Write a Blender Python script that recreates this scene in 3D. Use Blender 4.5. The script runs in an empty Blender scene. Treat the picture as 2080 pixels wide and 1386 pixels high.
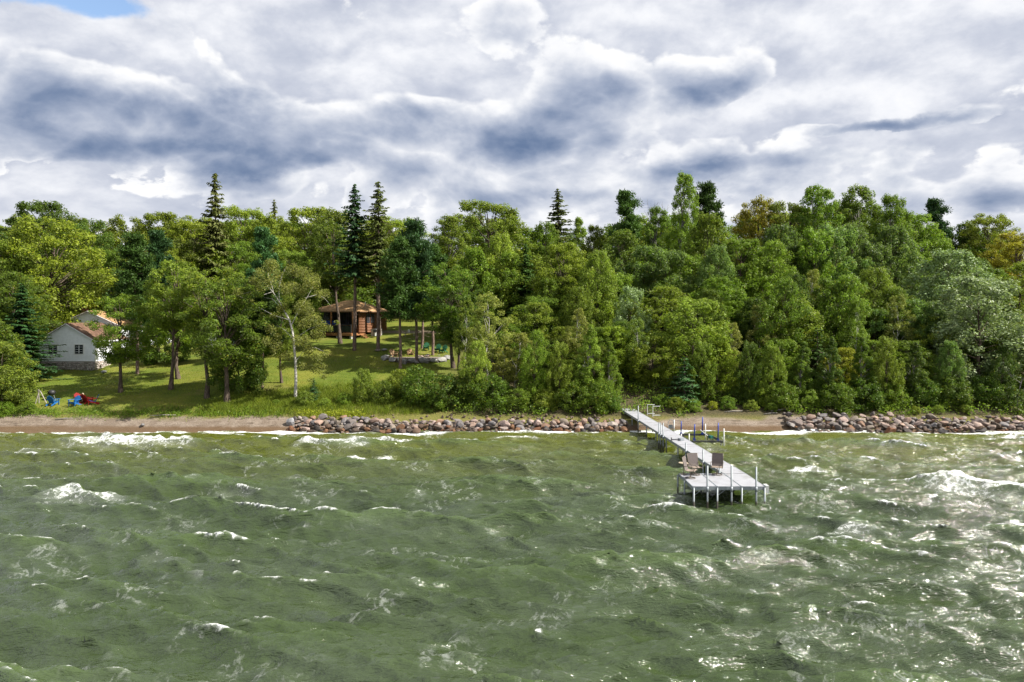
import bpy, bmesh, math, random
import numpy as np
from mathutils import Vector, Matrix

SC = bpy.context.scene
COL = SC.collection
R = math.radians

# ------------------------------------------------------------------ camera, sky, sun, exposure
EYE = 9.5            # metres above the lake
F = 1500.0           # focal length in photo pixels
HOR = 645.0          # photo row of the horizon
cam_d = bpy.data.cameras.new('camera')
cam = bpy.data.objects.new('camera', cam_d)
COL.objects.link(cam)
cam.location = (0, 0, EYE)
cam.rotation_euler = (R(90), 0, 0)
cam_d.sensor_width = 36.0
cam_d.lens = 36.0 * F / 2080.0
cam_d.shift_y = -(693.0 - HOR) / 2080.0
cam_d.clip_start = 0.5
cam_d.clip_end = 3000
SC.camera = cam

SUN_AZ = R(99.0)     # clockwise from +Y, to the right of the picture
SUN_EL = R(46.0)
sun_vec = Vector((math.sin(SUN_AZ) * math.cos(SUN_EL), math.cos(SUN_AZ) * math.cos(SUN_EL), math.sin(SUN_EL)))
sun_d = bpy.data.lights.new('sun', 'SUN')
sun = bpy.data.objects.new('sun', sun_d)
COL.objects.link(sun)
sun.rotation_euler = (-sun_vec).to_track_quat('-Z', 'Y').to_euler()
sun.location = (60, 60, 80)
sun_d.energy = 4.3
sun_d.angle = R(0.6)
sun_d.color = (1.0, 0.945, 0.85)

SC.view_settings.view_transform = 'Standard'
SC.view_settings.look = 'None'
SC.view_settings.gamma = 1.0
SC.view_settings.use_curve_mapping = False
SC.view_settings.exposure = 1.38
SC.render.engine = 'CYCLES'
SC.cycles.max_bounces = 5
SC.cycles.diffuse_bounces = 2
SC.cycles.glossy_bounces = 2
SC.cycles.transmission_bounces = 4
SC.cycles.use_adaptive_sampling = True
SC.cycles.adaptive_threshold = 0.02
SC.cycles.use_denoising = True
SC.cycles.denoiser = 'OPENIMAGEDENOISE'
SC.cycles.denoising_input_passes = 'RGB_ALBEDO_NORMAL'
SC.cycles.denoising_prefilter = 'NONE'


class NT:
    """small node-tree writer: every call returns an output socket"""
    def __init__(self, tree):
        self.t = tree
        tree.nodes.clear()

    def node(self, kind, ins=None, **props):
        n = self.t.nodes.new(kind)
        for k, v in props.items():
            setattr(n, k, v)
        for k, v in (ins or {}).items():
            self.put(n.inputs[k], v)
        return n

    def put(self, sock, v):
        if isinstance(v, bpy.types.NodeSocket):
            self.t.links.new(v, sock)
        elif isinstance(v, (tuple, list)) and len(v) == 3 and sock.type == 'RGBA':
            sock.default_value = (*v, 1.0)
        else:
            sock.default_value = v

    def m(self, op, a, b=0.0, c=0.0, clamp=False):
        n = self.node('ShaderNodeMath', {0: a, 1: b, 2: c}, operation=op, use_clamp=clamp)
        return n.outputs[0]

    def add(self, a, b): return self.m('ADD', a, b)
    def sub(self, a, b): return self.m('SUBTRACT', a, b)
    def mul(self, a, b): return self.m('MULTIPLY', a, b)

    def vm(self, op, a, b=(0, 0, 0)):
        return self.node('ShaderNodeVectorMath', {0: a, 1: b}, operation=op).outputs[0]

    def xyz(self, x, y, z):
        return self.node('ShaderNodeCombineXYZ', {0: x, 1: y, 2: z}).outputs[0]

    def sep(self, v):
        return self.node('ShaderNodeSeparateXYZ', {0: v}).outputs

    def noise(self, vec, scale, detail=4.0, rough=0.5, dist=0.0):
        return self.node('ShaderNodeTexNoise', {'Vector': vec, 'Scale': scale, 'Detail': detail, 'Roughness': rough, 'Distortion': dist}).outputs['Fac']

    def voro(self, vec, scale, feature='F1', out='Distance'):
        return self.node('ShaderNodeTexVoronoi', {'Vector': vec, 'Scale': scale}, feature=feature).outputs[out]

    def mix(self, fac, a, b, blend='MIX'):
        n = self.node('ShaderNodeMix', {}, data_type='RGBA', blend_type=blend)
        self.put(n.inputs[0], fac); self.put(n.inputs[6], a); self.put(n.inputs[7], b)
        return n.outputs[2]

    def ss(self, v, lo, hi):
        return self.node('ShaderNodeMapRange', {0: v, 1: lo, 2: hi, 3: 0.0, 4: 1.0}, interpolation_type='SMOOTHSTEP').outputs[0]

    def ramp(self, fac, stops):
        n = self.node('ShaderNodeValToRGB', {0: fac})
        e = n.color_ramp.elements
        while len(e) < len(stops):
            e.new(0.5)
        for i, (p, c) in enumerate(stops):
            e[i].position = p
            e[i].color = (*c, 1.0)
        return n.outputs[0]

    def bump(self, h, strength=0.5, dist=0.1):
        return self.node('ShaderNodeBump', {'Height': h, 'Strength': strength, 'Distance': dist}).outputs[0]

    def surface(self, sh):
        self.node('ShaderNodeOutputMaterial', {'Surface': sh})

    def principled(self, color, rough=0.7, normal=None, spec=0.4, metal=0.0, **kw):
        d = {'Base Color': color, 'Roughness': rough, 'Specular IOR Level': spec, 'Metallic': metal}
        d.update(kw)
        if normal is not None:
            d['Normal'] = normal
        return self.node('ShaderNodeBsdfPrincipled', d).outputs[0]


def build_world():
    w = bpy.data.worlds.new('World')
    SC.world = w
    w.use_nodes = True
    w.cycles.sampling_method = 'MANUAL'
    w.cycles.sample_map_resolution = 256
    T = NT(w.node_tree)
    sky = T.node('ShaderNodeTexSky', sky_type='NISHITA', sun_disc=False, sun_elevation=SUN_EL, sun_rotation=SUN_AZ)
    bg_sky = T.node('ShaderNodeBackground', {'Color': sky.outputs[0], 'Strength': 0.09}).outputs[0]
    d = T.node('ShaderNodeTexCoord').outputs['Generated']
    x, y, z = T.sep(d)
    zs = T.m('POWER', T.m('MAXIMUM', z, 0.0), 0.85)

    def deck(up):
        v = T.xyz(x, y, T.mul(T.add(zs, up), 1.5))
        wn = T.node('ShaderNodeTexNoise', {'Vector': v, 'Scale': 3.4, 'Detail': 2.0, 'Roughness': 0.5}).outputs['Color']
        s = T.node('ShaderNodeVectorMath', {0: T.vm('SUBTRACT', wn, (0.5, 0.5, 0.5)), 'Scale': 0.07}, operation='SCALE').outputs[0]
        v = T.vm('ADD', v, s)
        n = T.noise(v, 4.6, 8.0, 0.57)
        b = T.m('ABSOLUTE', T.sub(T.noise(v, 8.0, 1.0, 0.4), 0.5))
        b2 = T.m('ABSOLUTE', T.sub(T.noise(v, 19.0, 2.0, 0.5), 0.5))
        return v, n, T.add(T.mul(n, 0.85), T.add(T.mul(b, 0.55), T.mul(b2, 0.22)))       # density: billows on fractal cloud
    v1, n1, d1 = deck(0.0)
    v2, n2, d2 = deck(0.020)
    nbig = T.noise(T.vm('ADD', v1, (3.1, 7.7, 0.0)), 1.7, 3.0, 0.45)
    az = T.m('ARCTAN2', x, y)
    el = T.m('ARCSINE', z)
    azw = T.add(az, T.mul(T.sub(nbig, 0.5), 0.22))
    elw = T.add(el, T.mul(T.sub(n1, 0.5), 0.13))
    banks = [  # the large cloud banks: bearing and height as photo column and row, half-width, half-height, weight (+ dark base, - bright top)
        (640, 255, 320, 52, 0.95), (330, 325, 300, 28, 0.95), (90, 348, 170, 20, 0.55), (1230, 150, 110, 85, 0.30), (1030, 60, 60, 50, .2),
        (1470, 130, 120, 28, 0.6), (1760, 265, 150, 14, 0.9), (1850, 318, 260, 18, 0.6), (2075, 150, 90, 34, 0.9),
        (1430, 340, 120, 20, 0.6), (1960, 398, 170, 24, 0.7), (1600, 372, 200, 18, .4), (60, 180, 160, 60, .3), (800, 392, 250, 18, .3),
        (420, 75, 380, 48, -0.45), (1750, 90, 330, 75, -0.55), (1510, 215, 90, 28, -0.6), (30, 385, 60, 22, -0.6),
        (1170, 300, 100, 22, -0.3), (900, 130, 120, 40, -0.4), (620, 372, 120, 12, -.35), (1200, 358, 90, 14, -.35)]
    tot = None
    for px, py, sx, sy, wt in banks:
        a0 = math.atan2(px - 1040, F)
        e0 = math.atan2(HOR - py, math.hypot(F, px - 1040))
        da = T.mul(T.sub(azw, a0), F / sx)
        de = T.mul(T.sub(elw, e0), F / sy)
        g = T.m('EXPONENT', T.mul(T.add(T.mul(da, da), T.mul(de, de)), -0.5))
        g = T.mul(g, wt)
        tot = g if tot is None else T.add(tot, g)
    # near deck: thin edges are white, thick cores grey-blue, undersides darkest; lower and farther clouds show through the gaps
    relief = T.sub(d2, d1)
    dens = T.add(T.sub(d1, 0.535), T.add(T.mul(tot, 0.26), T.mul(T.sub(nbig, 0.5), 0.45)))
    alpha = T.ss(dens, -0.02, 0.03)
    thick = T.add(T.mul(dens, 2.5), T.add(T.mul(relief, 2.6), T.mul(tot, 0.06)))
    near = T.ramp(T.add(thick, 0.17), [(0.0, (1.0, 1.0, 1.0)), (0.16, (0.90, 0.91, 0.94)), (0.36, (0.64, 0.675, 0.76)), (0.60, (0.40, 0.455, 0.58)), (0.84, (0.215, 0.28, 0.42)), (1.0, (0.135, 0.20, 0.34))])
    nf = T.noise(T.vm('MULTIPLY', T.vm('ADD', v1, (5.0, 2.0, 9.0)), (1, 1, 1.15)), 7.5, 7.0, 0.57)
    nf2 = T.noise(T.vm('MULTIPLY', T.vm('ADD', v2, (5.0, 2.0, 9.0)), (1, 1, 1.15)), 7.5, 7.0, 0.57)
    fs = T.add(T.mul(T.sub(nf, 0.5), 1.0), T.add(T.mul(T.sub(nf2, nf), 1.7), T.add(0.47, T.mul(tot, 0.25))))
    far = T.ramp(fs, [(0.0, (1.0, 1.0, 1.0)), (0.25, (0.87, 0.885, 0.93)), (0.55, (0.60, 0.635, 0.73)), (1.0, (0.36, 0.41, 0.54))])
    col = T.mix(alpha, far, near)
    bg_cl = T.node('ShaderNodeBackground', {'Color': col, 'Strength': 0.405}).outputs[0]
    # a few thin holes to the blue
    hole = T.noise(T.vm('ADD', v1, (11.0, 4.0, 2.0)), 3.0, 7.0, 0.58)
    ha = T.mul(T.sub(az, math.atan2(210 - 1040, F)), F / 150)
    he = T.mul(T.sub(el, math.atan2(640, 1720)), F / 24)
    hb = T.mul(T.m('EXPONENT', T.mul(T.add(T.mul(ha, ha), T.mul(he, he)), -0.5)), 0.22)
    cover = T.sub(1.0, T.ss(T.add(hole, hb), 0.70, 0.78))
    sh = T.node('ShaderNodeMixShader', {0: cover, 1: bg_sky, 2: bg_cl}).outputs[0]
    T.node('ShaderNodeOutputWorld', {'Surface': sh})


build_world()

# ------------------------------------------------------------------ helpers
rng = np.random.default_rng(7)
random.seed(7)


def at(px, py, Y):
    return Vector(((px - 1040.0) / F * Y, Y, EYE + (HOR - py) / F * Y))


def sstep(a, b, v):
    t = np.clip((np.asarray(v, float) - a) / (b - a), 0, 1)
    return t * t * (3 - 2 * t)


_pL = np.array([(20, -3.0), (50, -2.0), (58, -.75), (61.6, -.06), (62.6, .22), (64.2, .95), (66.5, 1.6), (71, 2.3), (82, 3.65), (95, 5.6), (110, 8), (140, 11), (200, 14), (400, 18)])
_pC = np.array([(20, -3.0), (50, -2.0), (58, -.75), (61.6, -.06), (63.0, .6), (66, 1.5), (68, 1.95), (72, 3.26), (78, 4.5), (85, 5.7), (95, 7.3), (110, 9.5), (130, 11.7), (200, 15), (400, 19)])
_pR = np.array([(20, -3.0), (50, -2.0), (58, -.75), (61.6, -.06), (62.6, .2), (65, 1.15), (67, 1.7), (72, 3.9), (80, 7), (90, 8.6), (110, 10.5), (140, 12.5), (200, 15.5), (400, 20)])


def _hash_noise(x, y, s, seed):
    # smooth value noise
    x = np.asarray(x, float) / s
    y = np.asarray(y, float) / s
    xi = np.floor(x).astype(int); yi = np.floor(y).astype(int)
    fx = x - xi; fy = y - yi
    fx = fx * fx * (3 - 2 * fx); fy = fy * fy * (3 - 2 * fy)

    def h(a, b):
        n = np.sin(a * 127.1 + b * 311.7 + seed * 74.7) * 43758.5453
        return n - np.floor(n)
    return (h(xi, yi) * (1 - fx) + h(xi + 1, yi) * fx) * (1 - fy) + (h(xi, yi + 1) * (1 - fx) + h(xi + 1, yi + 1) * fx) * fy


def ground(x, y):
    x = np.asarray(x, float); y = np.asarray(y, float)
    zl = np.interp(y, _pL[:, 0], _pL[:, 1]); zc = np.interp(y, _pC[:, 0], _pC[:, 1]); zr = np.interp(y, _pR[:, 0], _pR[:, 1])
    a = sstep(-40, -24, x); b = sstep(-7, 5, x)
    z = (zl * (1 - a) + zc * a) * (1 - b) + zr * b
    amp = np.clip((y - 60.5) * .02, 0, .14)
    return z + amp * ((_hash_noise(x, y, 3.1, 1) - .5) + .7 * (_hash_noise(x, y, 1.1, 2) - .5))


def hit(px, py):
    """the point of the land that the photo's pixel shows"""
    for Y in np.arange(60.5, 180, .05):
        g = float(ground((px - 1040) / F * Y, Y))
        if EYE + (HOR - py) / F * Y <= g:
            return Vector(((px - 1040) / F * Y, Y, g))
    return at(px, py, 120)


class MB:
    def __init__(self):
        self.v = []; self.f = []

    def add(self, verts, faces):
        o = len(self.v)
        self.v.extend([tuple(q) for q in verts])
        self.f.extend([tuple(i + o for i in q) for q in faces])
        return self

    def box(self, c, s, rz=0.0, M=None):
        hx, hy, hz = s[0] / 2, s[1] / 2, s[2] / 2
        pts = [Vector((sx * hx, sy * hy, sz * hz)) for sz in (-1, 1) for sx, sy in ((-1, -1), (1, -1), (1, 1), (-1, 1))]
        m = (M or Matrix.Rotation(rz, 4, 'Z'))
        pts = [m @ q + Vector(c) for q in pts]
        return self.add(pts, [(3, 2, 1, 0), (4, 5, 6, 7), (0, 1, 5, 4), (1, 2, 6, 5), (2, 3, 7, 6), (3, 0, 4, 7)])

    def bar(self, a, b, w, h=None, up=(0, 0, 1)):
        a = Vector(a); b = Vector(b); d = b - a
        L = d.length
        if L < 1e-6: return self
        z = d.normalized(); u = Vector(up)
        if abs(z.dot(u)) > .98: u = Vector((0, 1, 0))
        xx = u.cross(z).normalized(); yy = z.cross(xx)
        M = Matrix((xx, yy, z)).transposed().to_4x4()
        return self.box((a + b) / 2, (w, h or w, L), M=M)

    def tube(self, pts, rad, n=8, cap=True):
        pts = [Vector(q) for q in pts]
        if not hasattr(rad, '__len__'): rad = [rad] * len(pts)
        rings = []
        ref = Vector((0.31, 0.95, 0.05))
        for i, q in enumerate(pts):
            t = (pts[min(i + 1, len(pts) - 1)] - pts[max(i - 1, 0)]).normalized()
            u = t.cross(ref)
            if u.length < .05: u = t.cross(Vector((1, 0, .2)))
            u.normalize(); w = t.cross(u)
            rings.append([q + (u * math.cos(2 * math.pi * j / n) + w * math.sin(2 * math.pi * j / n)) * rad[i] for j in range(n)])
        v = [p for r in rings for p in r]
        f = [(i * n + j, i * n + (j + 1) % n, (i + 1) * n + (j + 1) % n, (i + 1) * n + j) for i in range(len(pts) - 1) for j in range(n)]
        if cap:
            f.append(tuple(range(n - 1, -1, -1))); f.append(tuple((len(pts) - 1) * n + j for j in range(n)))
        return self.add(v, f)

    def mesh(self, name, mat, smooth=False):
        me = bpy.data.meshes.new(name)
        me.from_pydata(self.v, [], self.f)
        if mat is not None: me.materials.append(mat)
        if smooth: me.polygons.foreach_set('use_smooth', [True] * len(me.polygons))
        me.update()
        return me

    def build(self, name, mat, parent=None, smooth=False):
        return put(name, self.mesh(name, mat, smooth), parent)


def put(name, data, parent=None):
    o = bpy.data.objects.new(name, data)
    COL.objects.link(o)
    if parent is not None: o.parent = parent
    return o


def tag(o, label=None, cat=None, group=None, kind=None):
    if label: o['label'] = label
    if cat: o['category'] = cat
    if group: o['group'] = group
    if kind: o['kind'] = kind
    return o


def thing(name, label, cat, loc=(0, 0, 0), rz=0.0, group=None):
    o = bpy.data.objects.new(name, None)
    COL.objects.link(o)
    o.empty_display_size = .3
    o.location = loc
    o.rotation_euler = (0, 0, rz)
    return tag(o, label, cat, group)


def copy_tree(o, parent=None):
    c = o.copy()
    COL.objects.link(c)
    c.parent = parent
    for ch in o.children:
        copy_tree(ch, c)
    return c


def quads_mesh(name, V, mat):
    """V: (N,4,3) loose quads"""
    n = len(V)
    me = bpy.data.meshes.new(name)
    me.vertices.add(n * 4); me.loops.add(n * 4); me.polygons.add(n)
    me.vertices.foreach_set('co', np.ascontiguousarray(V, dtype=np.float32).ravel())
    me.loops.foreach_set('vertex_index', np.arange(n * 4, dtype=np.int32))
    me.polygons.foreach_set('loop_start', np.arange(0, n * 4, 4, dtype=np.int32))
    me.polygons.foreach_set('loop_total', np.full(n, 4, dtype=np.int32))
    me.materials.append(mat)
    me.update(calc_edges=True)
    return me


def unit(v):
    return v / np.maximum(np.linalg.norm(v, axis=-1, keepdims=True), 1e-9)


def leaf_quads(c, nrm, size, aspect, r, tang=None, fold=.12):
    n = unit(nrm)
    t = r.normal(size=c.shape) if tang is None else tang
    t = unit(t - n * np.sum(t * n, 1, keepdims=True))
    b = np.cross(n, t)
    s = size[:, None]
    base = c - t * s * .5
    tip = c + t * s * .5 - n * s * fold
    l = c + b * s * aspect * .5 + n * s * fold
    q = c - b * s * aspect * .5 + n * s * fold
    return np.stack([base, q, tip, l], 1)


# ------------------------------------------------------------------ materials
def material(name, fn):
    m = bpy.data.materials.new(name)
    m.use_nodes = True
    fn(NT(m.node_tree))
    return m


def plain(name, color, rough=.6, grain=.12, scale=9.0, metal=0.0, spec=.35, bump=.15):
    def fn(T):
        v = T.node('ShaderNodeTexCoord').outputs['Object']
        n = T.noise(v, scale, 5.0, .6)
        c = T.mix(T.mul(T.ss(n, .35, .7), 1.0), tuple(k * (1 - grain) for k in color), tuple(min(1, k * (1 + grain)) for k in color))
        T.surface(T.principled(c, rough, T.bump(n, bump, .02), spec, metal))
    return material(name, fn)


def fn_leaf(T, trans=.40, under=.28, var=.65, yellow=.05, spec=.18):
    oi = T.node('ShaderNodeObjectInfo')
    geo = T.node('ShaderNodeNewGeometry')
    rnd = geo.outputs['Random Per Island']
    col = oi.outputs['Color']
    pos = T.node('ShaderNodeTexCoord').outputs['Object']
    patch = T.noise(pos, .55, 2.0, .5)
    v = T.add(T.mul(rnd, var), T.add(1 - var * .55, T.mul(T.sub(patch, .5), .5)))
    c = T.mix(1.0, col, T.xyz(v, v, v), 'MULTIPLY')
    r2 = T.m('FRACT', T.mul(rnd, 17.31))
    c = T.mix(T.mul(T.ss(r2, 1 - yellow, 1.0 - yellow * .4), .6), c, (.30, .26, .03))
    c = T.mix(T.mul(T.ss(patch, .52, .75), .30), c, T.mix(1.0, c, (1.4, 1.18, .7), 'MULTIPLY'))
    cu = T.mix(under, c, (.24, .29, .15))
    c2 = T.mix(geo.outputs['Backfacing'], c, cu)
    a = T.principled(c2, .5, None, spec)
    tc = T.mix(1.0, c2, (1.2, 1.35, .55), 'MULTIPLY')
    b = T.node('ShaderNodeBsdfTranslucent', {'Color': tc}).outputs[0]
    T.surface(T.node('ShaderNodeMixShader', {0: trans, 1: a, 2: b}).outputs[0])


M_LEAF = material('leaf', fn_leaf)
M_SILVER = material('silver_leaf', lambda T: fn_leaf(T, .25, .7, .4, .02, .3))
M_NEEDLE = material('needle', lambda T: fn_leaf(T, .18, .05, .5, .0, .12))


def fn_bark(T, c1, c2, s=1.0):
    v = T.node('ShaderNodeTexCoord').outputs['Object']
    n = T.noise(T.vm('MULTIPLY', v, (7 * s, 7 * s, 1.4 * s)), 1.6, 6.0, .65)
    c = T.mix(T.ss(n, .35, .68), c1, c2)
    T.surface(T.principled(c, .9, T.bump(n, .8, .05), .15))


M_BARK = material('bark', lambda T: fn_bark(T, (.045, .034, .026), (.15, .115, .09)))
M_PINEBARK = material('pine_bark', lambda T: fn_bark(T, (.08, .055, .045), (.27, .195, .16)))
M_GREYBARK = material('grey_bark', lambda T: fn_bark(T, (.10, .095, .09), (.30, .28, .26)))


def fn_birch(T):
    v = T.node('ShaderNodeTexCoord').outputs['Object']
    n = T.noise(T.vm('MULTIPLY', v, (2.0, 2.0, 9.0)), 1.4, 5.0, .65)
    n2 = T.noise(v, .8, 3.0, .5)
    c = T.mix(T.ss(n, .54, .64), (.48, .46, .42), (.07, .06, .055))
    c = T.mix(T.mul(T.ss(n2, .5, .7), .5), c, (.24, .22, .19))
    T.surface(T.principled(c, .75, T.bump(n, .3, .02), .2))


M_BIRCH = material('birch_bark', fn_birch)


def fn_ground(T):
    pos = T.node('ShaderNodeNewGeometry').outputs['Position']
    x, y, z = T.sep(pos)
    zone = T.node('ShaderNodeVertexColor', layer_name='zone').outputs['Color']
    sr, lg, fb = T.node('ShaderNodeSeparateColor', {0: zone}).outputs
    nf = T.noise(pos, 9.0, 6.0, .7)
    nm = T.noise(pos, 1.3, 5.0, .6)
    nl = T.noise(pos, .22, 4.0, .55)
    # lawn: mown, sun-bleached patches
    lawn = T.mix(T.ss(nl, .38, .66), (.072, .105, .010), (.150, .150, .022))
    lawn = T.mix(T.mul(T.ss(nm, .45, .75), .6), lawn, (.115, .132, .016))
    mow = T.m('SINE', T.mul(T.add(T.mul(y, 1.0), T.mul(x, .22)), 5.2))
    lawn = T.mix(T.mul(T.ss(mow, -.2, .8), .28), lawn, (.125, .15, .022))
    lawn = T.mix(T.mul(T.ss(nf, .45, .75), .45), lawn, (.05, .07, .010))
    lawn = T.mix(T.mul(T.ss(T.noise(pos, .45, 5.0, .65), .58, .70), .55), lawn, (.17, .135, .05))
    # beach: pebbly sand, wet towards the water
    peb = T.voro(pos, 14.0, out='Color')
    pv = T.node('ShaderNodeSeparateColor', {0: peb}).outputs[0]
    sand = T.mix(T.ss(nm, .3, .7), (.150, .117, .088), (.225, .185, .148))
    sand = T.mix(T.mul(T.ss(pv, .35, .9), .5), sand, (.10, .075, .06))
    sand = T.mix(T.mul(T.ss(T.noise(T.vm('MULTIPLY', pos, (.5, 3.5, 1.0)), 1.3, 5.0, .6), .58, .66), .75), sand, (.055, .04, .028))
    wet = T.sub(1.0, T.ss(T.add(z, T.mul(T.sub(nm, .5), .15)), .18, .38))
    sand = T.mix(T.mul(wet, .8), sand, (.10, .06, .03))
    forest = T.mix(T.ss(nf, .4, .7), (.035, .035, .014), (.10, .075, .04))
    tall = T.mix(T.ss(nf, .35, .7), (.07, .085, .015), (.18, .15, .045))
    c = T.mix(lg, tall, lawn)
    c = T.mix(fb, c, forest)
    c = T.mix(sr, c, sand)
    rough = T.sub(.95, T.mul(T.mul(wet, sr), .55))
    h = T.add(T.mul(nf, .6), T.mul(pv, T.mul(sr, .5)))
    T.surface(T.principled(c, rough, T.bump(h, .7, .08), .2))


M_GROUND = material('ground', fn_ground)


def fn_water(T):
    geo = T.node('ShaderNodeNewGeometry')
    pos = geo.outputs['Position']
    x, y, z = T.sep(pos)
    foam = T.node('ShaderNodeAttribute', attribute_name='foam').outputs['Fac']
    shal = T.node('ShaderNodeAttribute', attribute_name='shallow').outputs['Fac']
    r1 = T.noise(T.vm('MULTIPLY', pos, (.34, 1.3, 1.0)), 2.3, 5.0, .62, .5)
    r2 = T.noise(T.vm('MULTIPLY', T.vm('ADD', pos, (5, 3, 0)), (.45, 1.7, 1.0)), 6.5, 3.0, .6, .3)
    gust = T.noise(T.vm('MULTIPLY', pos, (.5, .8, 1)), .25, 3.0, .5)
    h = T.add(r1, T.mul(r2, T.add(.26, T.mul(gust, .30))))
    deep = T.mix(T.ss(gust, .35, .65), (.025, .042, .008), (.036, .053, .020))
    c = T.mix(shal, deep, (.068, .078, .002))
    c = T.mix(T.mul(T.ss(z, .12, .5), .55), c, (.055, .088, .020))        # light showing through thin crests, painted as a lighter green by height
    # foam lace, and thin threads of old foam drifting behind the crests
    lace = T.noise(T.vm('MULTIPLY', pos, (1.0, 1.4, 1.0)), 2.6, 8.0, .70, .9)
    cell = T.voro(T.vm('ADD', T.vm('MULTIPLY', pos, (1.1, 1.7, 1)), T.xyz(T.mul(lace, .9), T.mul(r1, .9), 0.0)), 2.6, 'DISTANCE_TO_EDGE')
    pat = T.add(T.mul(lace, .9), T.mul(T.sub(.16, cell), .8))
    thr = T.sub(.98, T.mul(foam, .78))
    fm = T.ss(T.sub(pat, thr), -.13, .16)
    veil = T.mul(T.ss(foam, .2, .9), .25)
    fm = T.m('MAXIMUM', fm, veil)
    tn = T.noise(T.vm('MULTIPLY', pos, (.8, .75, 1)), .9, 6.0, .62, 1.4)
    thread = T.sub(1.0, T.ss(T.m('ABSOLUTE', T.sub(tn, .5)), .0, .05))
    tm = T.mul(T.ss(T.noise(pos, .33, 3.0, .5), .52, .66), T.ss(T.noise(pos, 3.5, 4.0, .7), .40, .62))
    fm = T.m('MAXIMUM', fm, T.mul(T.mul(thread, tm), .26))
    w = T.principled(c, .09, T.bump(h, 1.0, .135), .5, IOR=1.64)
    fo = T.principled((.60, .62, .61), .85, T.bump(lace, .9, .15), .1)
    T.surface(T.node('ShaderNodeMixShader', {0: fm, 1: w, 2: fo}).outputs[0])


M_WATER = material('lake_water', fn_water)


def fn_rock(T):
    v = T.node('ShaderNodeTexCoord').outputs['Object']
    oi = T.node('ShaderNodeObjectInfo')
    vv = T.vm('ADD', v, T.xyz(T.mul(oi.outputs['Random'], 37.0), 0.0, 0.0))
    n = T.noise(vv, 3.0, 7.0, .68)
    n2 = T.noise(vv, 14.0, 4.0, .6)
    c = T.mix(1.0, oi.outputs['Color'], T.ramp(n, [(.25, (.45, .43, .42)), (.5, (1.0, 1.0, 1.0)), (.75, (1.45, 1.4, 1.38))]), 'MULTIPLY')
    c = T.mix(T.mul(T.ss(n2, .55, .7), .35), c, (.10, .085, .07))
    T.surface(T.principled(c, .8, T.bump(T.add(n, T.mul(n2, .3)), .6, .08), .3))


M_ROCK = material('rock', fn_rock)
M_BOARD = plain('white_siding', (.84, .87, .92), .6, .05, 3.0)
M_TRIM = plain('white_trim', (.78, .79, .80), .5, .04, 3.0)
M_DARKFRAME = plain('dark_window_frame', (.05, .055, .07), .5)


def fn_glass(T):
    v = T.node('ShaderNodeTexCoord').outputs['Object']
    n = T.noise(v, 2.5, 2.0, .5)
    T.surface(T.principled(T.mix(n, (.012, .014, .018), (.04, .045, .05)), .06, T.bump(n, .03, .05), .6))


M_GLASS = material('window_glass', fn_glass)


def fn_shingle(T, c1, c2):
    v = T.node('ShaderNodeTexCoord').outputs['Object']
    n = T.noise(v, 2.2, 5.0, .6)
    b = T.voro(T.vm('MULTIPLY', v, (3.2, 5.0, 5.0)), 1.0, out='Color')
    bv = T.node('ShaderNodeSeparateColor', {0: b}).outputs[0]
    c = T.mix(T.ss(T.add(T.mul(n, .5), T.mul(bv, .5)), .3, .7), c1, c2)
    x, y, z = T.sep(v)
    course = T.m('FRACT', T.mul(z, 9.0))
    T.surface(T.principled(c, .9, T.bump(course, .6, .03), .15))


M_SHINGLE = material('brown_shingle', lambda T: fn_shingle(T, (.085, .05, .034), (.15, .09, .06)))
M_SHINGLE2 = material('tan_shingle', lambda T: fn_shingle(T, (.26, .155, .075), (.40, .25, .13)))


def fn_log(T):
    v = T.node('ShaderNodeTexCoord').outputs['Object']
    n = T.noise(T.vm('MULTIPLY', v, (1.2, 1.2, 8.0)), 2.0, 5.0, .6)
    T.surface(T.principled(T.mix(n, (.15, .062, .028), (.28, .125, .058)), .55, T.bump(n, .3, .02), .3))


M_LOG = material('stained_log', fn_log)
M_DECKWOOD = plain('stained_deck_wood', (.30, .14, .06), .6, .25, 5.0)
M_BROWNWOOD = plain('brown_wood', (.27, .165, .08), .65, .25, 6.0)
M_GREYWOOD = plain('weathered_wood', (.27, .245, .22), .85, .25, 6.0)
M_CONC = plain('concrete', (.42, .40, .37), .9, .12, 4.0)
M_BLUE = plain('blue_plastic', (.018, .11, .31), .6, .08, 5.0, spec=.12)
M_RED = plain('red_plastic', (.20, .012, .012), .6, .1, 5.0, spec=.12)
M_GREEN = plain('green_plastic', (.02, .11, .055), .5, .1, 5.0)
M_BLACK = plain('black_metal', (.022, .022, .025), .5, .2, 6.0)
M_WHITEPIPE = plain('white_pipe', (.48, .49, .48), .4, .04, 5.0)
M_LIFTBLUE = plain('blue_guide_tube', (.012, .035, .24), .4, .1, 5.0)
M_LIFTGREEN = plain('green_winch', (.01, .10, .085), .4, .1, 5.0)
M_STEEL = plain('dark_lift_steel', (.06, .062, .06), .55, .3, 6.0, .3)
M_SLING = plain('brown_sling_mesh', (.12, .10, .095), .75, .15, 40.0)
M_SLINGSEAT = plain('tan_sling_mesh', (.20, .16, .13), .75, .15, 40.0)
M_CHAIRFRAME = plain('bronze_chair_frame', (.16, .135, .11), .45, .1, 8.0, .3)
M_TAN = plain('tan_table', (.34, .28, .20), .6, .1, 8.0)


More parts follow.
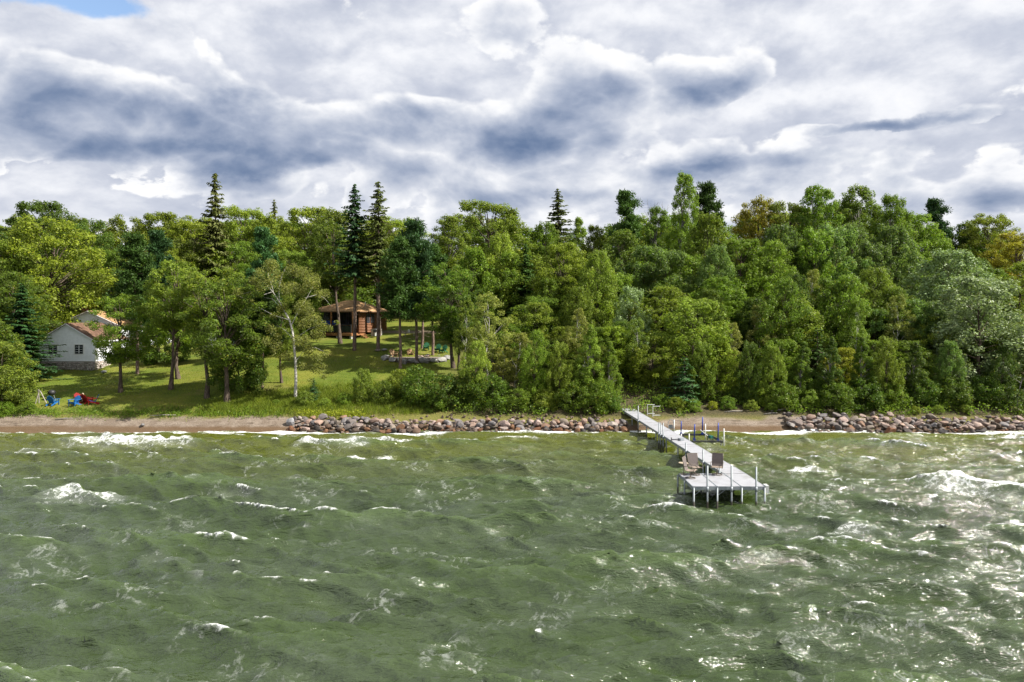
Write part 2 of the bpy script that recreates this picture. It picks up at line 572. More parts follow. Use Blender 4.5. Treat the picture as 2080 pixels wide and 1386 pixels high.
def fn_deck(T):
    v = T.node('ShaderNodeTexCoord').outputs['Object']
    x, y, z = T.sep(v)
    n = T.noise(v, 3.0, 6.0, .6)
    g = T.m('SINE', T.mul(y, 41.0))
    c = T.mix(T.ss(n, .35, .75), (.315, .32, .345), (.26, .265, .29))
    c = T.mix(T.mul(T.ss(T.noise(v, 1.3, 6.0, .65), .50, .70), .55), c, (.17, .165, .16))
    c = T.mix(T.mul(T.m('GREATER_THAN', g, .88), .45), c, (.10, .10, .105))
    T.surface(T.principled(c, .6, T.bump(T.m('GREATER_THAN', g, .93), .4, -.01), .3))


M_DECK = material('grey_deck_panel', fn_deck)


def fn_post(T):
    z = T.sep(T.node('ShaderNodeNewGeometry').outputs['Position'])[2]
    v = T.node('ShaderNodeTexCoord').outputs['Object']
    n = T.noise(v, 6.0, 4.0, .6)
    k = T.ss(T.add(z, T.mul(T.sub(n, .5), .15)), .28, .40)
    c = T.mix(k, (.035, .03, .022), T.mix(n, (.13, .15, .165), (.22, .245, .255)))
    T.surface(T.principled(c, .45, None, .4, .25))


M_POST = material('galvanised_post', fn_post)
M_FRAME = plain('aluminium_edge', (.26, .285, .31), .45, .1, 5.0, .3)

# ------------------------------------------------------------------ the land
def build_land():
    xs = np.unique(np.concatenate([np.linspace(-400, -70, 23), np.arange(-70, 60.01, .5), np.linspace(60, 400, 25)]))
    ys = np.unique(np.concatenate([np.linspace(15, 57, 12), np.arange(57, 72, .25), np.arange(72, 100, .6), np.arange(100, 150, 2.0), np.linspace(150, 700, 24)]))
    X, Y = np.meshgrid(xs, ys)
    Z = ground(X, Y)
    Z = np.where(Y > 400, 20, Z)
    nx, ny = len(xs), len(ys)
    me = bpy.data.meshes.new('ground')
    idx = np.arange(nx * ny).reshape(ny, nx)
    q = np.stack([idx[:-1, :-1], idx[:-1, 1:], idx[1:, 1:], idx[1:, :-1]], -1).reshape(-1, 4)
    me.vertices.add(nx * ny); me.loops.add(q.size); me.polygons.add(len(q))
    me.vertices.foreach_set('co', np.stack([X, Y, Z], -1).astype(np.float32).ravel())
    me.loops.foreach_set('vertex_index', q.astype(np.int32).ravel())
    me.polygons.foreach_set('loop_start', np.arange(0, q.size, 4, dtype=np.int32))
    me.polygons.foreach_set('loop_total', np.full(len(q), 4, dtype=np.int32))
    me.polygons.foreach_set('use_smooth', np.ones(len(q), dtype=bool))
    me.update(calc_edges=True)
    wob = (_hash_noise(X, Y, 2.3, 5) - .5) * 1.6 + (_hash_noise(X, Y, .8, 6) - .5) * .7
    edge = np.interp(X, [-60, -46, -20, -18, 12, 14, 24, 26], [64.1, 64.1, 64.0, 63.0, 63.0, 64.2, 64.0, 63.2])
    sand = 1 - sstep(edge - .35, edge + .35, Y + wob)
    U = X / np.maximum(Y, 1) * F + 1040
    lawn = sstep(65.2, 66.6, Y + wob) * (1 - sstep(-9, -3, X + wob)) * sstep(-62, -57, X)
    tallg = sstep(-26, -22, X) * (1 - sstep(70.2, 71.8, Y + wob))
    lawn = lawn * (1 - tallg)
    forest = np.maximum(sstep(-7, -2, X + wob * 1.5), 1 - sstep(-63, -58, X)) * sstep(63.5, 65, Y)
    path = sstep(95.2, 95.9, Y + wob * .4) * (1 - sstep(97.2, 98.0, Y + wob * .4)) * sstep(-20, -18, X) * (1 - sstep(-9, -6, X))
    sand = np.maximum(sand, path * .85)
    ca = me.color_attributes.new('zone', 'FLOAT_COLOR', 'POINT')
    ca.data.foreach_set('color', np.stack([sand, lawn, forest, np.ones_like(sand)], -1).astype(np.float32).ravel())
    me.materials.append(M_GROUND)
    tag(put('ground', me), kind='structure')


build_land()


# ------------------------------------------------------------------ the lake
def wpt(px, py):
    Y = F * EYE / (py - HOR)
    return (px - 1040) / F * Y, Y


def build_lake():
    nx, ny, dx = 840, 432, .125
    x0, y0 = -nx * dx / 2, 12.0
    kx = 2 * np.pi * np.fft.fftfreq(nx, dx); ky = 2 * np.pi * np.fft.fftfreq(ny, dx)
    KX, KY = np.meshgrid(kx, ky)
    K = np.hypot(KX, KY); K[0, 0] = 1e-6
    r = np.random.default_rng(23)

    def field(L, small, wind, s, seed, rms):
        r = np.random.default_rng(seed)
        w = np.array(wind) / np.hypot(*wind)
        cosf = (KX * w[0] + KY * w[1]) / K
        P = np.exp(-1 / (K * L) ** 2) / K ** 3.7 * np.where(cosf > 0, cosf, 0) ** s * np.exp(-(K * small) ** 2)
        P[0, 0] = 0
        S = np.sqrt(P) * (r.normal(size=K.shape) + 1j * r.normal(size=K.shape))
        h = np.fft.ifft2(S)
        sc = rms / h.real.std()
        S = S * sc
        return S
    S = field(.85, .05, (.16, 1), 14.0, 5, .215) + field(.27, .03, (.35, .93), 9.0, 9, .052) + field(.105, .02, (-.12, .99), 8.0, 11, .017)
    H = np.fft.ifft2(S).real
    lam = .5
    Dx = np.fft.ifft2(-1j * KX / K * S).real * -lam
    Dy = np.fft.ifft2(-1j * KY / K * S).real * -lam
    Jxx = 1 + np.gradient(Dx, dx, axis=1); Jyy = 1 + np.gradient(Dy, dx, axis=0)
    Jxy = np.gradient(Dx, dx, axis=0); Jyx = np.gradient(Dy, dx, axis=1)
    J = Jxx * Jyy - Jxy * Jyx
    xs = x0 + np.arange(nx) * dx; ys = y0 + np.arange(ny) * dx
    X, Y = np.meshgrid(xs, ys)
    hs = (H - H.mean()) / H.std()
    grp = _hash_noise(X, Y, 7.0, 31) * .6 + _hash_noise(X, Y, 3.0, 32) * .4
    foam = sstep(.55, .25, J) * sstep(.2, 1.4, hs) * sstep(.40, .62, grp)
    # foam drifts back from the crests
    G = np.exp(-(KX ** 2) * .05 - (KY ** 2) * .12)
    drift = np.fft.ifft2(np.fft.fft2(foam) * G).real
    foam = np.clip(foam * .8 + np.roll(drift, -6, 0) * .8, 0, 1)
    # streaks of old foam, blown in lines
    st = _hash_noise(X * .9 + Y * .5, Y * .25 - X * .1, .8, 41) * _hash_noise(X, Y, 4.5, 42) * _hash_noise(X, Y, 1.2, 45)
    foam = np.maximum(foam, sstep(.30, .52, st) * .42)
    # breakers seen in the photo: x0, x1, row, height, foam, tail (m of trailing foam)
    br = [(592, 782, 899, .32, 1.0, 4.0), (110, 460, 893, .30, 1.0, 5.0), (695, 820, 928, .28, .95, 2.6), (870, 970, 890, .15, .85, 3.0),
          (1840, 2140, 988, .42, 1.05, 4.5), (1585, 1695, 950, .26, .85, 3.0), (2000, 2130, 1068, .38, .9, 1.2), (65, 295, 1008, .36, .75, 3.6),
          (1655, 1805, 1078, .34, .62, 1.2), (0, 135, 918, .2, .65, 2.0), (452, 520, 1096, .22, .95, .7), (265, 405, 1132, .30, .5, 1.5),
          (1083, 1110, 1292, .05, .95, .6), (1150, 1250, 898, .16, .5, 2.0), (1110, 1310, 916, .22, .42, 2.5), (1690, 1810, 903, .15, .45, 2.0),
          (815, 865, 1186, .05, .62, 1.0), (150, 250, 890, .1, .8, 2.5), (425, 525, 922, .22, .55, 1.5), (1990, 2110, 932, .15, .55, 2.0),
          (375, 425, 1166, .05, .66, 1.0), (585, 645, 1076, .1, .55, 1.0), (915, 975, 1345, .05, .62, 1.2), (195, 240, 1316, .05, .5, 1.2),
          (1400, 1560, 905, .14, .45, 2.0), (330, 480, 985, .22, .35, 2.0), (1000, 1120, 1030, .22, .35, 1.5), (440, 480, 1240, .08, .6, 1.4), (1540, 1640, 1240, .15, .35, 1.2), (1960, 2060, 1200, .2, .35, 1.0)]
    nz1 = _hash_noise(X, Y, .55, 52); nz2 = _hash_noise(X, Y, 1.5, 53)
    for a, b, py, h, fo, tail in br:
        xa, Yb = wpt(a, py); xb, _ = wpt(b, py)
        cx, hw = (xa + xb) / 2, (xb - xa) / 2
        u = np.clip((X - cx) / hw, -1.5, 1.5)
        arc = -.5 * (u ** 2) + (_hash_noise(X, Y * 0 + py, 1.7, 51) - .5) * 1.1 + (_hash_noise(X, Y * 0 + py, .5, 57) - .5) * .3
        v = Y - (Yb + arc)
        tap = np.clip(1 - np.abs(u) ** 3, 0, 1)
        H = H + h * tap * np.exp(-np.where(v > 0, (v / .38) ** 2, (v / .95) ** 2))
        crest = np.exp(-np.where(v > 0, (v / .16) ** 2, (v / .40) ** 2)) * (.45 + .6 * _hash_noise(X, Y * 0 + py, .8, 54))
        w = np.clip(1 + v / tail, 0, 1)
        back = (v < 0) * w ** .7 * (.50 + .34 * nz1 + .34 * nz2)
        foam = np.maximum(foam, fo * tap ** .7 * np.maximum(crest, back))
    # surf along the shore
    sh = 60.9 + (_hash_noise(X, X * 0, 3.3, 61) - .5) * 1.6 + (_hash_noise(X, X * 0, 1.1, 62) - .5) * .9
    U = X / Y * F + 1040
    k = np.interp(U, [-200, 0, 560, 600, 900, 1260, 1300, 1420, 1700, 1760, 2080, 2300], [.80, .85, .85, 1.1, 1.0, 1.05, 1.0, 1.15, 1.15, .9, .85, .85])
    surf = np.exp(-np.where(Y > sh, ((Y - sh) / 1.1) ** 2, ((Y - sh) / .75) ** 2)) * k * (.66 + .5 * nz2)
    line2 = np.exp(-((Y - sh + 2.6 + (_hash_noise(X, X * 0, 4.1, 63) - .5) * 2.0) / .6) ** 2) * .7 * sstep(.35, .7, _hash_noise(X, X * 0, 5.0, 64))
    foam = np.clip(np.maximum(foam, np.maximum(surf, line2)), 0, 1.1)
    shal = sstep(36, 60, Y) * .85 + .15 * sstep(30, 50, Y) * sstep(0, 30, X)
    fade = (1 - .6 * sstep(56, 61, Y)) * sstep(-52, -49, X) * (1 - sstep(49, 52, X)) * sstep(12, 13.5, Y)
    H = H * fade; Dx = Dx * fade; Dy = Dy * fade
    Z = H + .0
    # coarse water all round the fine patch, one sheet
    XL = np.linspace(-500, x0 - 1, 30); XR = np.linspace(xs[-1] + 1, 500, 30); YN = np.linspace(-500, y0 - 1, 40)
    ax = np.concatenate([XL, xs, XR]); ay = np.concatenate([YN, ys])
    AX, AY = np.meshgrid(ax, ay)
    AZ = np.zeros_like(AX); AF = np.zeros_like(AX); AS = sstep(43, 61, AY) * .85
    i0, j0 = len(YN), len(XL)
    AX[i0:, j0:j0 + nx] += Dx; AY[i0:, j0:j0 + nx] += Dy; AZ[i0:, j0:j0 + nx] = Z; AF[i0:, j0:j0 + nx] = foam; AS[i0:, j0:j0 + nx] = shal
    n1, n0 = AX.shape
    idx = np.arange(n1 * n0).reshape(n1, n0)
    q = np.stack([idx[:-1, :-1], idx[:-1, 1:], idx[1:, 1:], idx[1:, :-1]], -1).reshape(-1, 4)
    me = bpy.data.meshes.new('lake_water')
    me.vertices.add(n1 * n0); me.loops.add(q.size); me.polygons.add(len(q))
    me.vertices.foreach_set('co', np.stack([AX, AY, AZ], -1).astype(np.float32).ravel())
    me.loops.foreach_set('vertex_index', q.astype(np.int32).ravel())
    me.polygons.foreach_set('loop_start', np.arange(0, q.size, 4, dtype=np.int32))
    me.polygons.foreach_set('loop_total', np.full(len(q), 4, dtype=np.int32))
    me.polygons.foreach_set('use_smooth', np.ones(len(q), dtype=bool))
    me.update(calc_edges=True)
    for nm, arr in (('foam', AF), ('shallow', AS)):
        at_ = me.attributes.new(nm, 'FLOAT', 'POINT')
        at_.data.foreach_set('value', arr.astype(np.float32).ravel())
    me.materials.append(M_WATER)
    tag(put('lake_water', me), kind='structure')


build_lake()


# ------------------------------------------------------------------ tree prototypes
class Proto:
    def __init__(self, trunk, crown, H, W, name):
        self.trunk, self.crown, self.H, self.W, self.name = trunk, crown, H, W, name


def clump_leaves(C, RAD, flat, n_per, size, aspect, r, up=.35, spread=.42, jit=.5):
    """leaves on the shells of flattened clumps"""
    P, Nn, S = [], [], []
    tot = n_per * (RAD ** 2) / np.mean(RAD ** 2)
    for c, rad, n in zip(C, RAD, tot):
        n = max(6, int(n))
        d = unit(r.normal(size=(n, 3)))
        rr = rad * r.random(n) ** spread
        p = d * rr[:, None] * np.array([1, 1, flat]) + c
        P.append(p); Nn.append(d + np.array([0, 0, up]) + r.normal(size=(n, 3)) * jit)
        S.append(size * (.65 + .7 * r.random(n)))
    P = np.concatenate(P); Nn = np.concatenate(Nn); S = np.concatenate(S)
    return leaf_quads(P, Nn, S, aspect, r)


def stem_pts(H, r, wig=.02, top=.85, lean=0.0, n=8):
    pts = []
    ox = oy = 0
    for i in range(n):
        t = i / (n - 1)
        ox += r.normal() * wig * H * .35; oy += r.normal() * wig * H * .35
        if i == 0: ox = oy = 0
        pts.append(Vector((ox + lean * H * t * t, oy, H * top * t)))
    return pts


ENV = {
    'round': lambda t: np.sin(np.pi * (.10 + .82 * t)) ** .65,
    'tall': lambda t: np.sin(np.pi * (.14 + .80 * t ** .85)) ** .8,
    'plume': lambda t: (np.sin(np.pi * (.2 + .76 * t ** .9)) ** 1.0) * (1 - .25 * t),
    'bushy': lambda t: np.sin(np.pi * (.22 + .72 * t)) ** .7,
    'shrub': lambda t: np.sqrt(np.clip(1 - (t * .96) ** 2, 0, 1)),
}


def deciduous(name, seed, H, W, bare, ncl, nleaf, leaf, env='round', bark=None, flat=.75, rc=(.085, .15), lean=.03, limbs=34, wig=.02, rt=.018, gappy=.25):
    r = np.random.default_rng(seed)
    st = stem_pts(H, r, wig, .82, lean)

    def axis(z):
        t = np.clip(z / (H * .82), 0, 1) * (len(st) - 1)
        i = int(min(t, len(st) - 2)); f = t - i
        return np.array(st[i].lerp(st[i + 1], f))
    # a few big boughs give the crown an uneven outline
    lob = [(r.random() * 2 * np.pi, r.random(), .55 + .5 * r.random()) for _ in range(9)]
    C, RAD = [], []
    for i in range(ncl):
        t = (r.random() * .98) ** .9
        a = r.random() * 2 * np.pi
        k = 1.0
        for la, lt, lk in lob:
            dd = (np.angle(np.exp(1j * (a - la))) / 1.0) ** 2 + ((t - lt) / .22) ** 2
            k *= 1 + (lk - .8) * np.exp(-dd)
        rad = W * .5 * ENV[env](t) * k
        rho = rad * (.28 + .74 * r.random() ** .5 + (.16 * r.random() if r.random() < .2 else 0)) - W * .03
        z = H * (bare + (1 - bare) * t)
        c = axis(z) * np.array([1, 1, 0]) + np.array([math.cos(a) * rho, math.sin(a) * rho, z - H * .03])
        c[2] -= .10 * rho
        C.append(c); RAD.append(W * r.uniform(*rc) * (1.1 - .35 * t))
    C = np.array(C); RAD = np.array(RAD)
    V = clump_leaves(C, RAD, flat, nleaf / ncl, leaf, .62, r)
    keep = np.ones(len(V), bool)
    V = V[keep]
    crown = quads_mesh(name + '_crown', V, M_LEAF)
    mb = MB()
    R0 = H * rt
    rad = [R0 * (1.45 if i == 0 else 1.0) * (1 - .82 * i / (len(st) - 1)) for i in range(len(st))]
    st2 = [st[0] - Vector((0, 0, .4))] + st
    mb.tube(st2, [R0 * 1.6] + rad, 8)
    order = r.permutation(ncl)[:limbs]
    for j in order:
        c = C[j]
        zs = max(H * bare * .8, c[2] * (.62 + .2 * r.random()))
        s = axis(min(zs, H * .8)); s[2] = min(zs, H * .8)
        mid = s * .45 + c * .55 + np.array([0, 0, .05 * H * r.random()])
        b = R0 * .38 * (1 - zs / H * .6)
        mb.tube([s, mid, c, c + (c - mid) * .25], [b, b * .6, b * .3, b * .12], 5, False)
    trunk = mb.mesh(name + '_trunk', bark or M_BARK, True)
    return Proto(trunk, crown, H, W, name)


def spruce(name, seed, H, W, bare, dens=1.0, size=.42, ragged=.25, mat=None):
    r = np.random.default_rng(seed)
    P, Nn, T, S = [], [], [], []
    mb = MB()
    mb.tube([(0, 0, -.4), (0, 0, .2), (.02 * H * .3, 0, H * .5), (0, 0, H * .99)], [H * .015, H * .0125, H * .009, .02], 8)
    nw = int(H * (1 - bare) / .30 * dens)
    for i in range(nw):
        t = (i + r.random() * .8) / nw
        z = H * (bare + (1 - bare) * t)
        L0 = W * .5 * (1 - t) ** .8 * (1 - .25 * np.exp(-t * 12)) + .12
        nb = int(4 + 4 * (1 - t) + 2 * r.random())
        a0 = r.random() * 6.28
        for b in range(nb):
            a = a0 + 6.283 * b / nb + r.normal() * .2
            L = L0 * (1 + r.normal() * ragged) * (1 + .22 * math.sin(3.1 * t * H + seed) * math.cos(a * 2 + seed))
            if L < .15: continue
            d = np.array([math.cos(a), math.sin(a), 0])
            side = np.array([-d[1], d[0], 0])
            droop = .28 + .25 * (1 - t) + r.normal() * .06
            z = H * (bare + (1 - bare) * t) + r.uniform(-.55, .55) * min(1, (1 - t) * 3)
            ns = max(2, int(L / .17))
            for s in range(ns):
                f = (s + r.random() * .7) / ns
                p = d * L * f + np.array([0, 0, z - droop * L * f + .30 * L * f * f])
                w = (.20 + .95 * (1 - f)) * min(1, L * .8) * .55
                for sg in (-1, 1):
                    off = side * sg * w * r.random() * .8
                    P.append(p + off + np.array([0, 0, -.10 * w * r.random()]))
                    T.append(d * (.6 + .4 * f) + side * sg * .75 + np.array([0, 0, -.25]) + r.normal(size=3) * .15)
                    Nn.append(np.array([0, 0, 1.0]) + d * .35 + r.normal(size=3) * .35)
                    S.append(size * (.6 + .7 * r.random()))
            if L > .8 and b % 2 == 0:
                mb.tube([(0, 0, z), tuple(d * L * .5 + np.array([0, 0, z - droop * L * .5 + .075 * L])), tuple(d * L * .9 + np.array([0, 0, z - droop * L * .9 + .243 * L]))], [.035, .025, .01], 4, False)
    for q in range(int(nw * .5)):      # dead stubs on the bare bole
        if bare < .2: break
        z = H * bare * (.35 + .65 * r.random()); a = r.random() * 6.28; L = .4 + 1.0 * r.random()
        mb.tube([(0, 0, z), (math.cos(a) * L, math.sin(a) * L, z - .1)], [.02, .006], 4, False)
    V = leaf_quads(np.array(P), np.array(Nn), np.array(S), .42, r, np.array(T))
    return Proto(mb.mesh(name + '_trunk', mat or M_PINEBARK, True), quads_mesh(name + '_crown', V, M_NEEDLE), H, W, name)


def pine(name, seed, H, W, bare, nlev=15, tufts=24, size=.46, mat=None):
    r = np.random.default_rng(seed)
    mb = MB()
    st = stem_pts(H, r, .012, .97, .0)
    mb.tube([st[0] - Vector((0, 0, .4))] + st, [H * .017] + [H * .0145 * (1 - .85 * i / 7) for i in range(8)], 8)
    C, RAD = [], []
    for i in range(nlev):
        t = (i + .5 * r.random()) / nlev
        z = H * (bare + (1 - bare) * t)
        ax = np.array(st[min(7, int(z / H * 7))]) * np.array([1, 1, 0])
        for b in range(6 if t < .8 else 4):
            a = r.random() * 6.28
            L = W * .5 * (np.sin(np.pi * (.28 + .66 * t)) ** .8) * (.5 + .65 * r.random()) * (1 - .35 * t)
            d = np.array([math.cos(a), math.sin(a), 0])
            rise = .10 + .35 * t
            e = ax + d * L + np.array([0, 0, z + rise * L])
            s = ax + np.array([0, 0, z])
            mb.tube([s, s * .5 + e * .5 - np.array([0, 0, .08 * L]), e], [.06 * (1 - t * .6), .035, .012], 4, False)
            for f in (.45, .7, .95):
                c = s + (e - s) * f - np.array([0, 0, .12 * L * f * (1 - f)])
                C.append(c + r.normal(size=3) * np.array([.3, .3, .08])); RAD.append(.5 + .5 * r.random())
        if i % 2 == 0 and bare > .2:
            a = r.random() * 6.28; zz = H * bare * (.4 + .55 * r.random()); L = .8 + 1.2 * r.random()
            mb.tube([(0, 0, zz), (math.cos(a) * L, math.sin(a) * L, zz + .15)], [.025, .008], 4, False)
    C.append(np.array(st[-1])); RAD.append(.5)
    P, Nn, T, S = [], [], [], []
    for c, rad in zip(C, RAD):
        n = int(tufts * rad / .65 * 3)
        d = unit(r.normal(size=(n, 3)) + np.array([0, 0, .45]))
        P.append(c + d * (rad * r.random(n) ** .6)[:, None] * np.array([1, 1, .75]))
        T.append(d + np.array([0, 0, .35])); Nn.append(r.normal(size=(n, 3)) + np.array([0, 0, 1.1])); S.append(size * (.6 + .6 * r.random(n)))
    V = leaf_quads(np.concatenate(P), np.concatenate(Nn), np.concatenate(S), .30, r, np.concatenate(T), .05)
    return Proto(mb.mesh(name + '_trunk', mat or M_PINEBARK, True), quads_mesh(name + '_crown', V, M_NEEDLE), H, W, name)


def bare_tree(name, seed, H, W):
    r = np.random.default_rng(seed)
    mb = MB()

    def grow(p, d, L, rad, lev):
        mid = p + d * L * .5 + Vector(r.normal(size=3)) * L * .05
        e = p + d * L + Vector(r.normal(size=3)) * L * .06
        mb.tube([p, mid, e], [rad, rad * .8, rad * .55], 5, False)
        if lev == 0: return
        for k in range(3 if lev > 1 else 4):
            nd = (d + Vector(r.normal(size=3)) * .55 + Vector((0, 0, .15))).normalized()
            grow(p.lerp(e, .55 + .45 * r.random()), nd, L * (.45 + .25 * r.random()), rad * .5, lev - 1)
    grow(Vector((0, 0, -.3)), Vector((.03, 0, 1)), H * .55, H * .012, 4)
    return Proto(mb.mesh(name + '_trunk', M_GREYBARK, True), None, H, W, name)


def foreground_birch():
    r = np.random.default_rng(77)
    k = 1 / 22.4
    L = lambda px, py, y=0.0: Vector(((px - 600) * k, y, (812 - py) * k))
    mb = MB()
    mb.tube([L(600, 822), L(600, 812), L(601, 770), L(600, 735), L(597, 700), L(594, 672), L(588, 650), L(580, 635)], [.17, .145, .125, .115, .105, .095, .085, .07], 9)
    limbs = [([(580, 635), (568, 612), (556, 592), (541, 575)], .09, -.2), ([(556, 592), (536, 600), (518, 592), (500, 598)], .05, -.6), ([(583, 640), (566, 622), (548, 606), (530, 604)], .06, .7),
             ([(588, 650), (560, 640), (530, 622), (498, 600)], .055, -1.0), ([(568, 612), (566, 585), (572, 558), (580, 540)], .05, .2), ([(592, 660), (606, 630), (620, 605), (632, 580)], .07, .4),
             ([(597, 700), (612, 680), (632, 668), (655, 660)], .05, -.7), ([(596, 690), (578, 672), (560, 662), (545, 660)], .04, .8), ([(600, 735), (616, 712), (636, 706), (652, 715)], .04, .5),
             ([(620, 605), (640, 598), (652, 604), (664, 622)], .035, .9), ([(556, 592), (552, 570), (548, 552), (552, 538)], .04, -.5)]
    for pts, rad, dy in limbs:
        n = len(pts)
        mb.tube([L(a, b, dy * i / (n - 1) * 1.6) for i, (a, b) in enumerate(pts)], [rad * .62 * (1 - .75 * i / (n - 1)) for i in range(n)], 6, False)
    cl = [(500, 590, 16), (520, 575, 18), (540, 556, 20), (565, 545, 20), (592, 548, 20), (618, 556, 20), (636, 575, 20), (650, 596, 16), (560, 575, 20), (585, 585, 18), (610, 590, 18), (535, 590, 14),
          (575, 625, 14), (605, 625, 20), (630, 620, 18), (640, 645, 16), (612, 655, 18), (655, 662, 16), (668, 668, 10), (640, 680, 18), (618, 690, 16), (560, 668, 14), (545, 690, 13), (572, 700, 16), (590, 720, 12), (628, 715, 18), (648, 725, 14), (640, 748, 14),
          (655, 745, 10), (648, 768, 9), (562, 725, 12), (575, 745, 10), (620, 742, 12), (553, 640, 12), (530, 640, 9), (508, 612, 9), (490, 606, 7)]
    C = np.array([np.array(L(a, b, r.normal() * 1.1)) for a, b, s in cl] + [np.array(L(a + r.normal() * 8, b + r.normal() * 6, r.normal() * 1.4)) for a, b, s in cl])
    RD = np.array([s * k * .85 for *_, s in cl] + [s * k * .6 for *_, s in cl])
    V = clump_leaves(C, RD * 1.12, .85, 250, .135, .6, r, .15, .5, .8)
    return Proto(mb.mesh('foreground_birch_trunk', M_BIRCH, True), quads_mesh('foreground_birch_crown', V, M_LEAF), 12.4, 8, 'foreground_birch')


PR = {}
for i in range(4):
    PR['broad%d' % i] = deciduous('broad%d' % i, 100 + i, 15, 10.5, .18, 230, 34000, .215, 'round', None, .7, (.055, .105), .03, 44)
for i in range(5):
    PR['tall%d' % i] = deciduous('tall%d' % i, 200 + i, 19, 7.5, .16, 230, 30000, .205, 'tall', M_GREYBARK, 1.0, (.062, .115), .05, 40)
for i in range(3):
    PR['plume%d' % i] = deciduous('plume%d' % i, 250 + i, 15, 5.0, .10, 150, 19000, .185, 'plume', M_GREYBARK, 1.2, (.075, .14), .06)
for i in range(3):
    PR['lawn%d' % i] = deciduous('lawn%d' % i, 300 + i, 13, 6.5, .34, 120, 16000, .18, 'round', None, .75, (.07, .13), .02, rt=.015)
for i in range(4):
    PR['bushy%d' % i] = deciduous('bushy%d' % i, 400 + i, 8, 6.0, .05, 150, 20000, .17, 'bushy', None, 1.0, (.065, .125), .03, 30, rt=.012)
for i in range(3):
    PR['shrub%d' % i] = deciduous('shrub%d' % i, 500 + i, 2.6, 3.4, .02, 80, 6500, .13, 'shrub', None, 1.0, (.08, .15), .02, 16, rt=.012)
for i in range(2):
    PR['birch%d' % i] = deciduous('birch%d' % i, 600 + i, 11, 4.6, .28, 80, 10500, .145, 'tall', M_BIRCH, .9, (.08, .14), .04, 20, .03, .007)
for i in range(2):
    PR['high%d' % i] = deciduous('high%d' % i, 330 + i, 15, 6.5, .50, 100, 14000, .19, 'round', None, .75, (.07, .13), .02, rt=.013)
for i in range(2):
    PR['spruce%d' % i] = spruce('spruce%d' % i, 700 + i, 18, 6.4, .06, 1.1, .55, .35)
PR['spire0'] = spruce('spire0', 710, 20, 5.6, .45, 1.2, .50, .35)
PR['spire1'] = spruce('spire1', 711, 20, 5.2, .45, 1.1, .48, .45)
PR['smallspruce'] = spruce('smallspruce', 720, 6, 3.2, .02, 1.3, .30)
for i in range(3):
    PR['pine%d' % i] = pine('pine%d' % i, 800 + i, 16, 6.5, .38)
PR['pinefull'] = pine('pinefull', 810, 15, 6.5, .10, 17, 26)
PR['dead0'] = bare_tree('dead0', 900, 10, 6)
PR['dead1'] = bare_tree('dead1', 901, 6, 6)
PR['fbirch'] = foreground_birch()

COLS = {
    'G': (.135, .215, .018), 'YG': (.188, .242, .020), 'LG': (.205, .285, .032), 'DG': (.072, .130, .014), 'OL': (.140, .185, .018),
    'SV': (.205, .275, .115), 'OR': (.29, .24, .02), 'YE': (.28, .31, .02), 'BG': (.050, .118, .040), 'SP': (.11, .13, .035),
    'BI': (.25, .265, .060), 'PG': (.065, .125, .026), 'MG': (.105, .175, .015), 'GG': (.125, .200, .050)}


def tree(name, proto, px, Y, top, wpx, col, label, base=None, cat='tree', group=None, lean=None, silver=False, rz=None):
    p = PR[proto]
    if base is not None:
        b = hit(px, base)
    else:
        x = (px - 1040) / F * Y
        b = Vector((x, Y, float(ground(x, Y))))
    Y = b.y
    H = EYE + (HOR - top) / F * Y - b.z
    W = wpx / F * Y
    o = thing(name, label, cat, b, random.uniform(-.5, .5) if rz is None else rz, group)
    sx = W / p.W; sz = H / p.H
    if sz / sx < .78 and proto[:4] in ('broa', 'tall', 'plum'):
        proto = 'bushy%d' % random.randrange(4); p = PR[proto]; sx = W / p.W; sz = H / p.H
    if proto.startswith('shrub') and sz / sx < .82: sx = sz / .82
    o.scale = (sx, sx, sz)
    if lean: o.rotation_euler[1] = R(lean)
    t = put('trunk', p.trunk, o)
    if p.crown:
        c = put('crown', p.crown, o)
        k = random.uniform(.62, 1.15)
        c.color = (*[v * k * random.uniform(.95, 1.05) for v in COLS[col]], 1)
        if silver:
            me = SILV.get(proto)
            if me is None:
                me = p.crown.copy(); me.materials.clear(); me.materials.append(M_SILVER); SILV[proto] = me
            c.data = me
    return o


SILV = {}

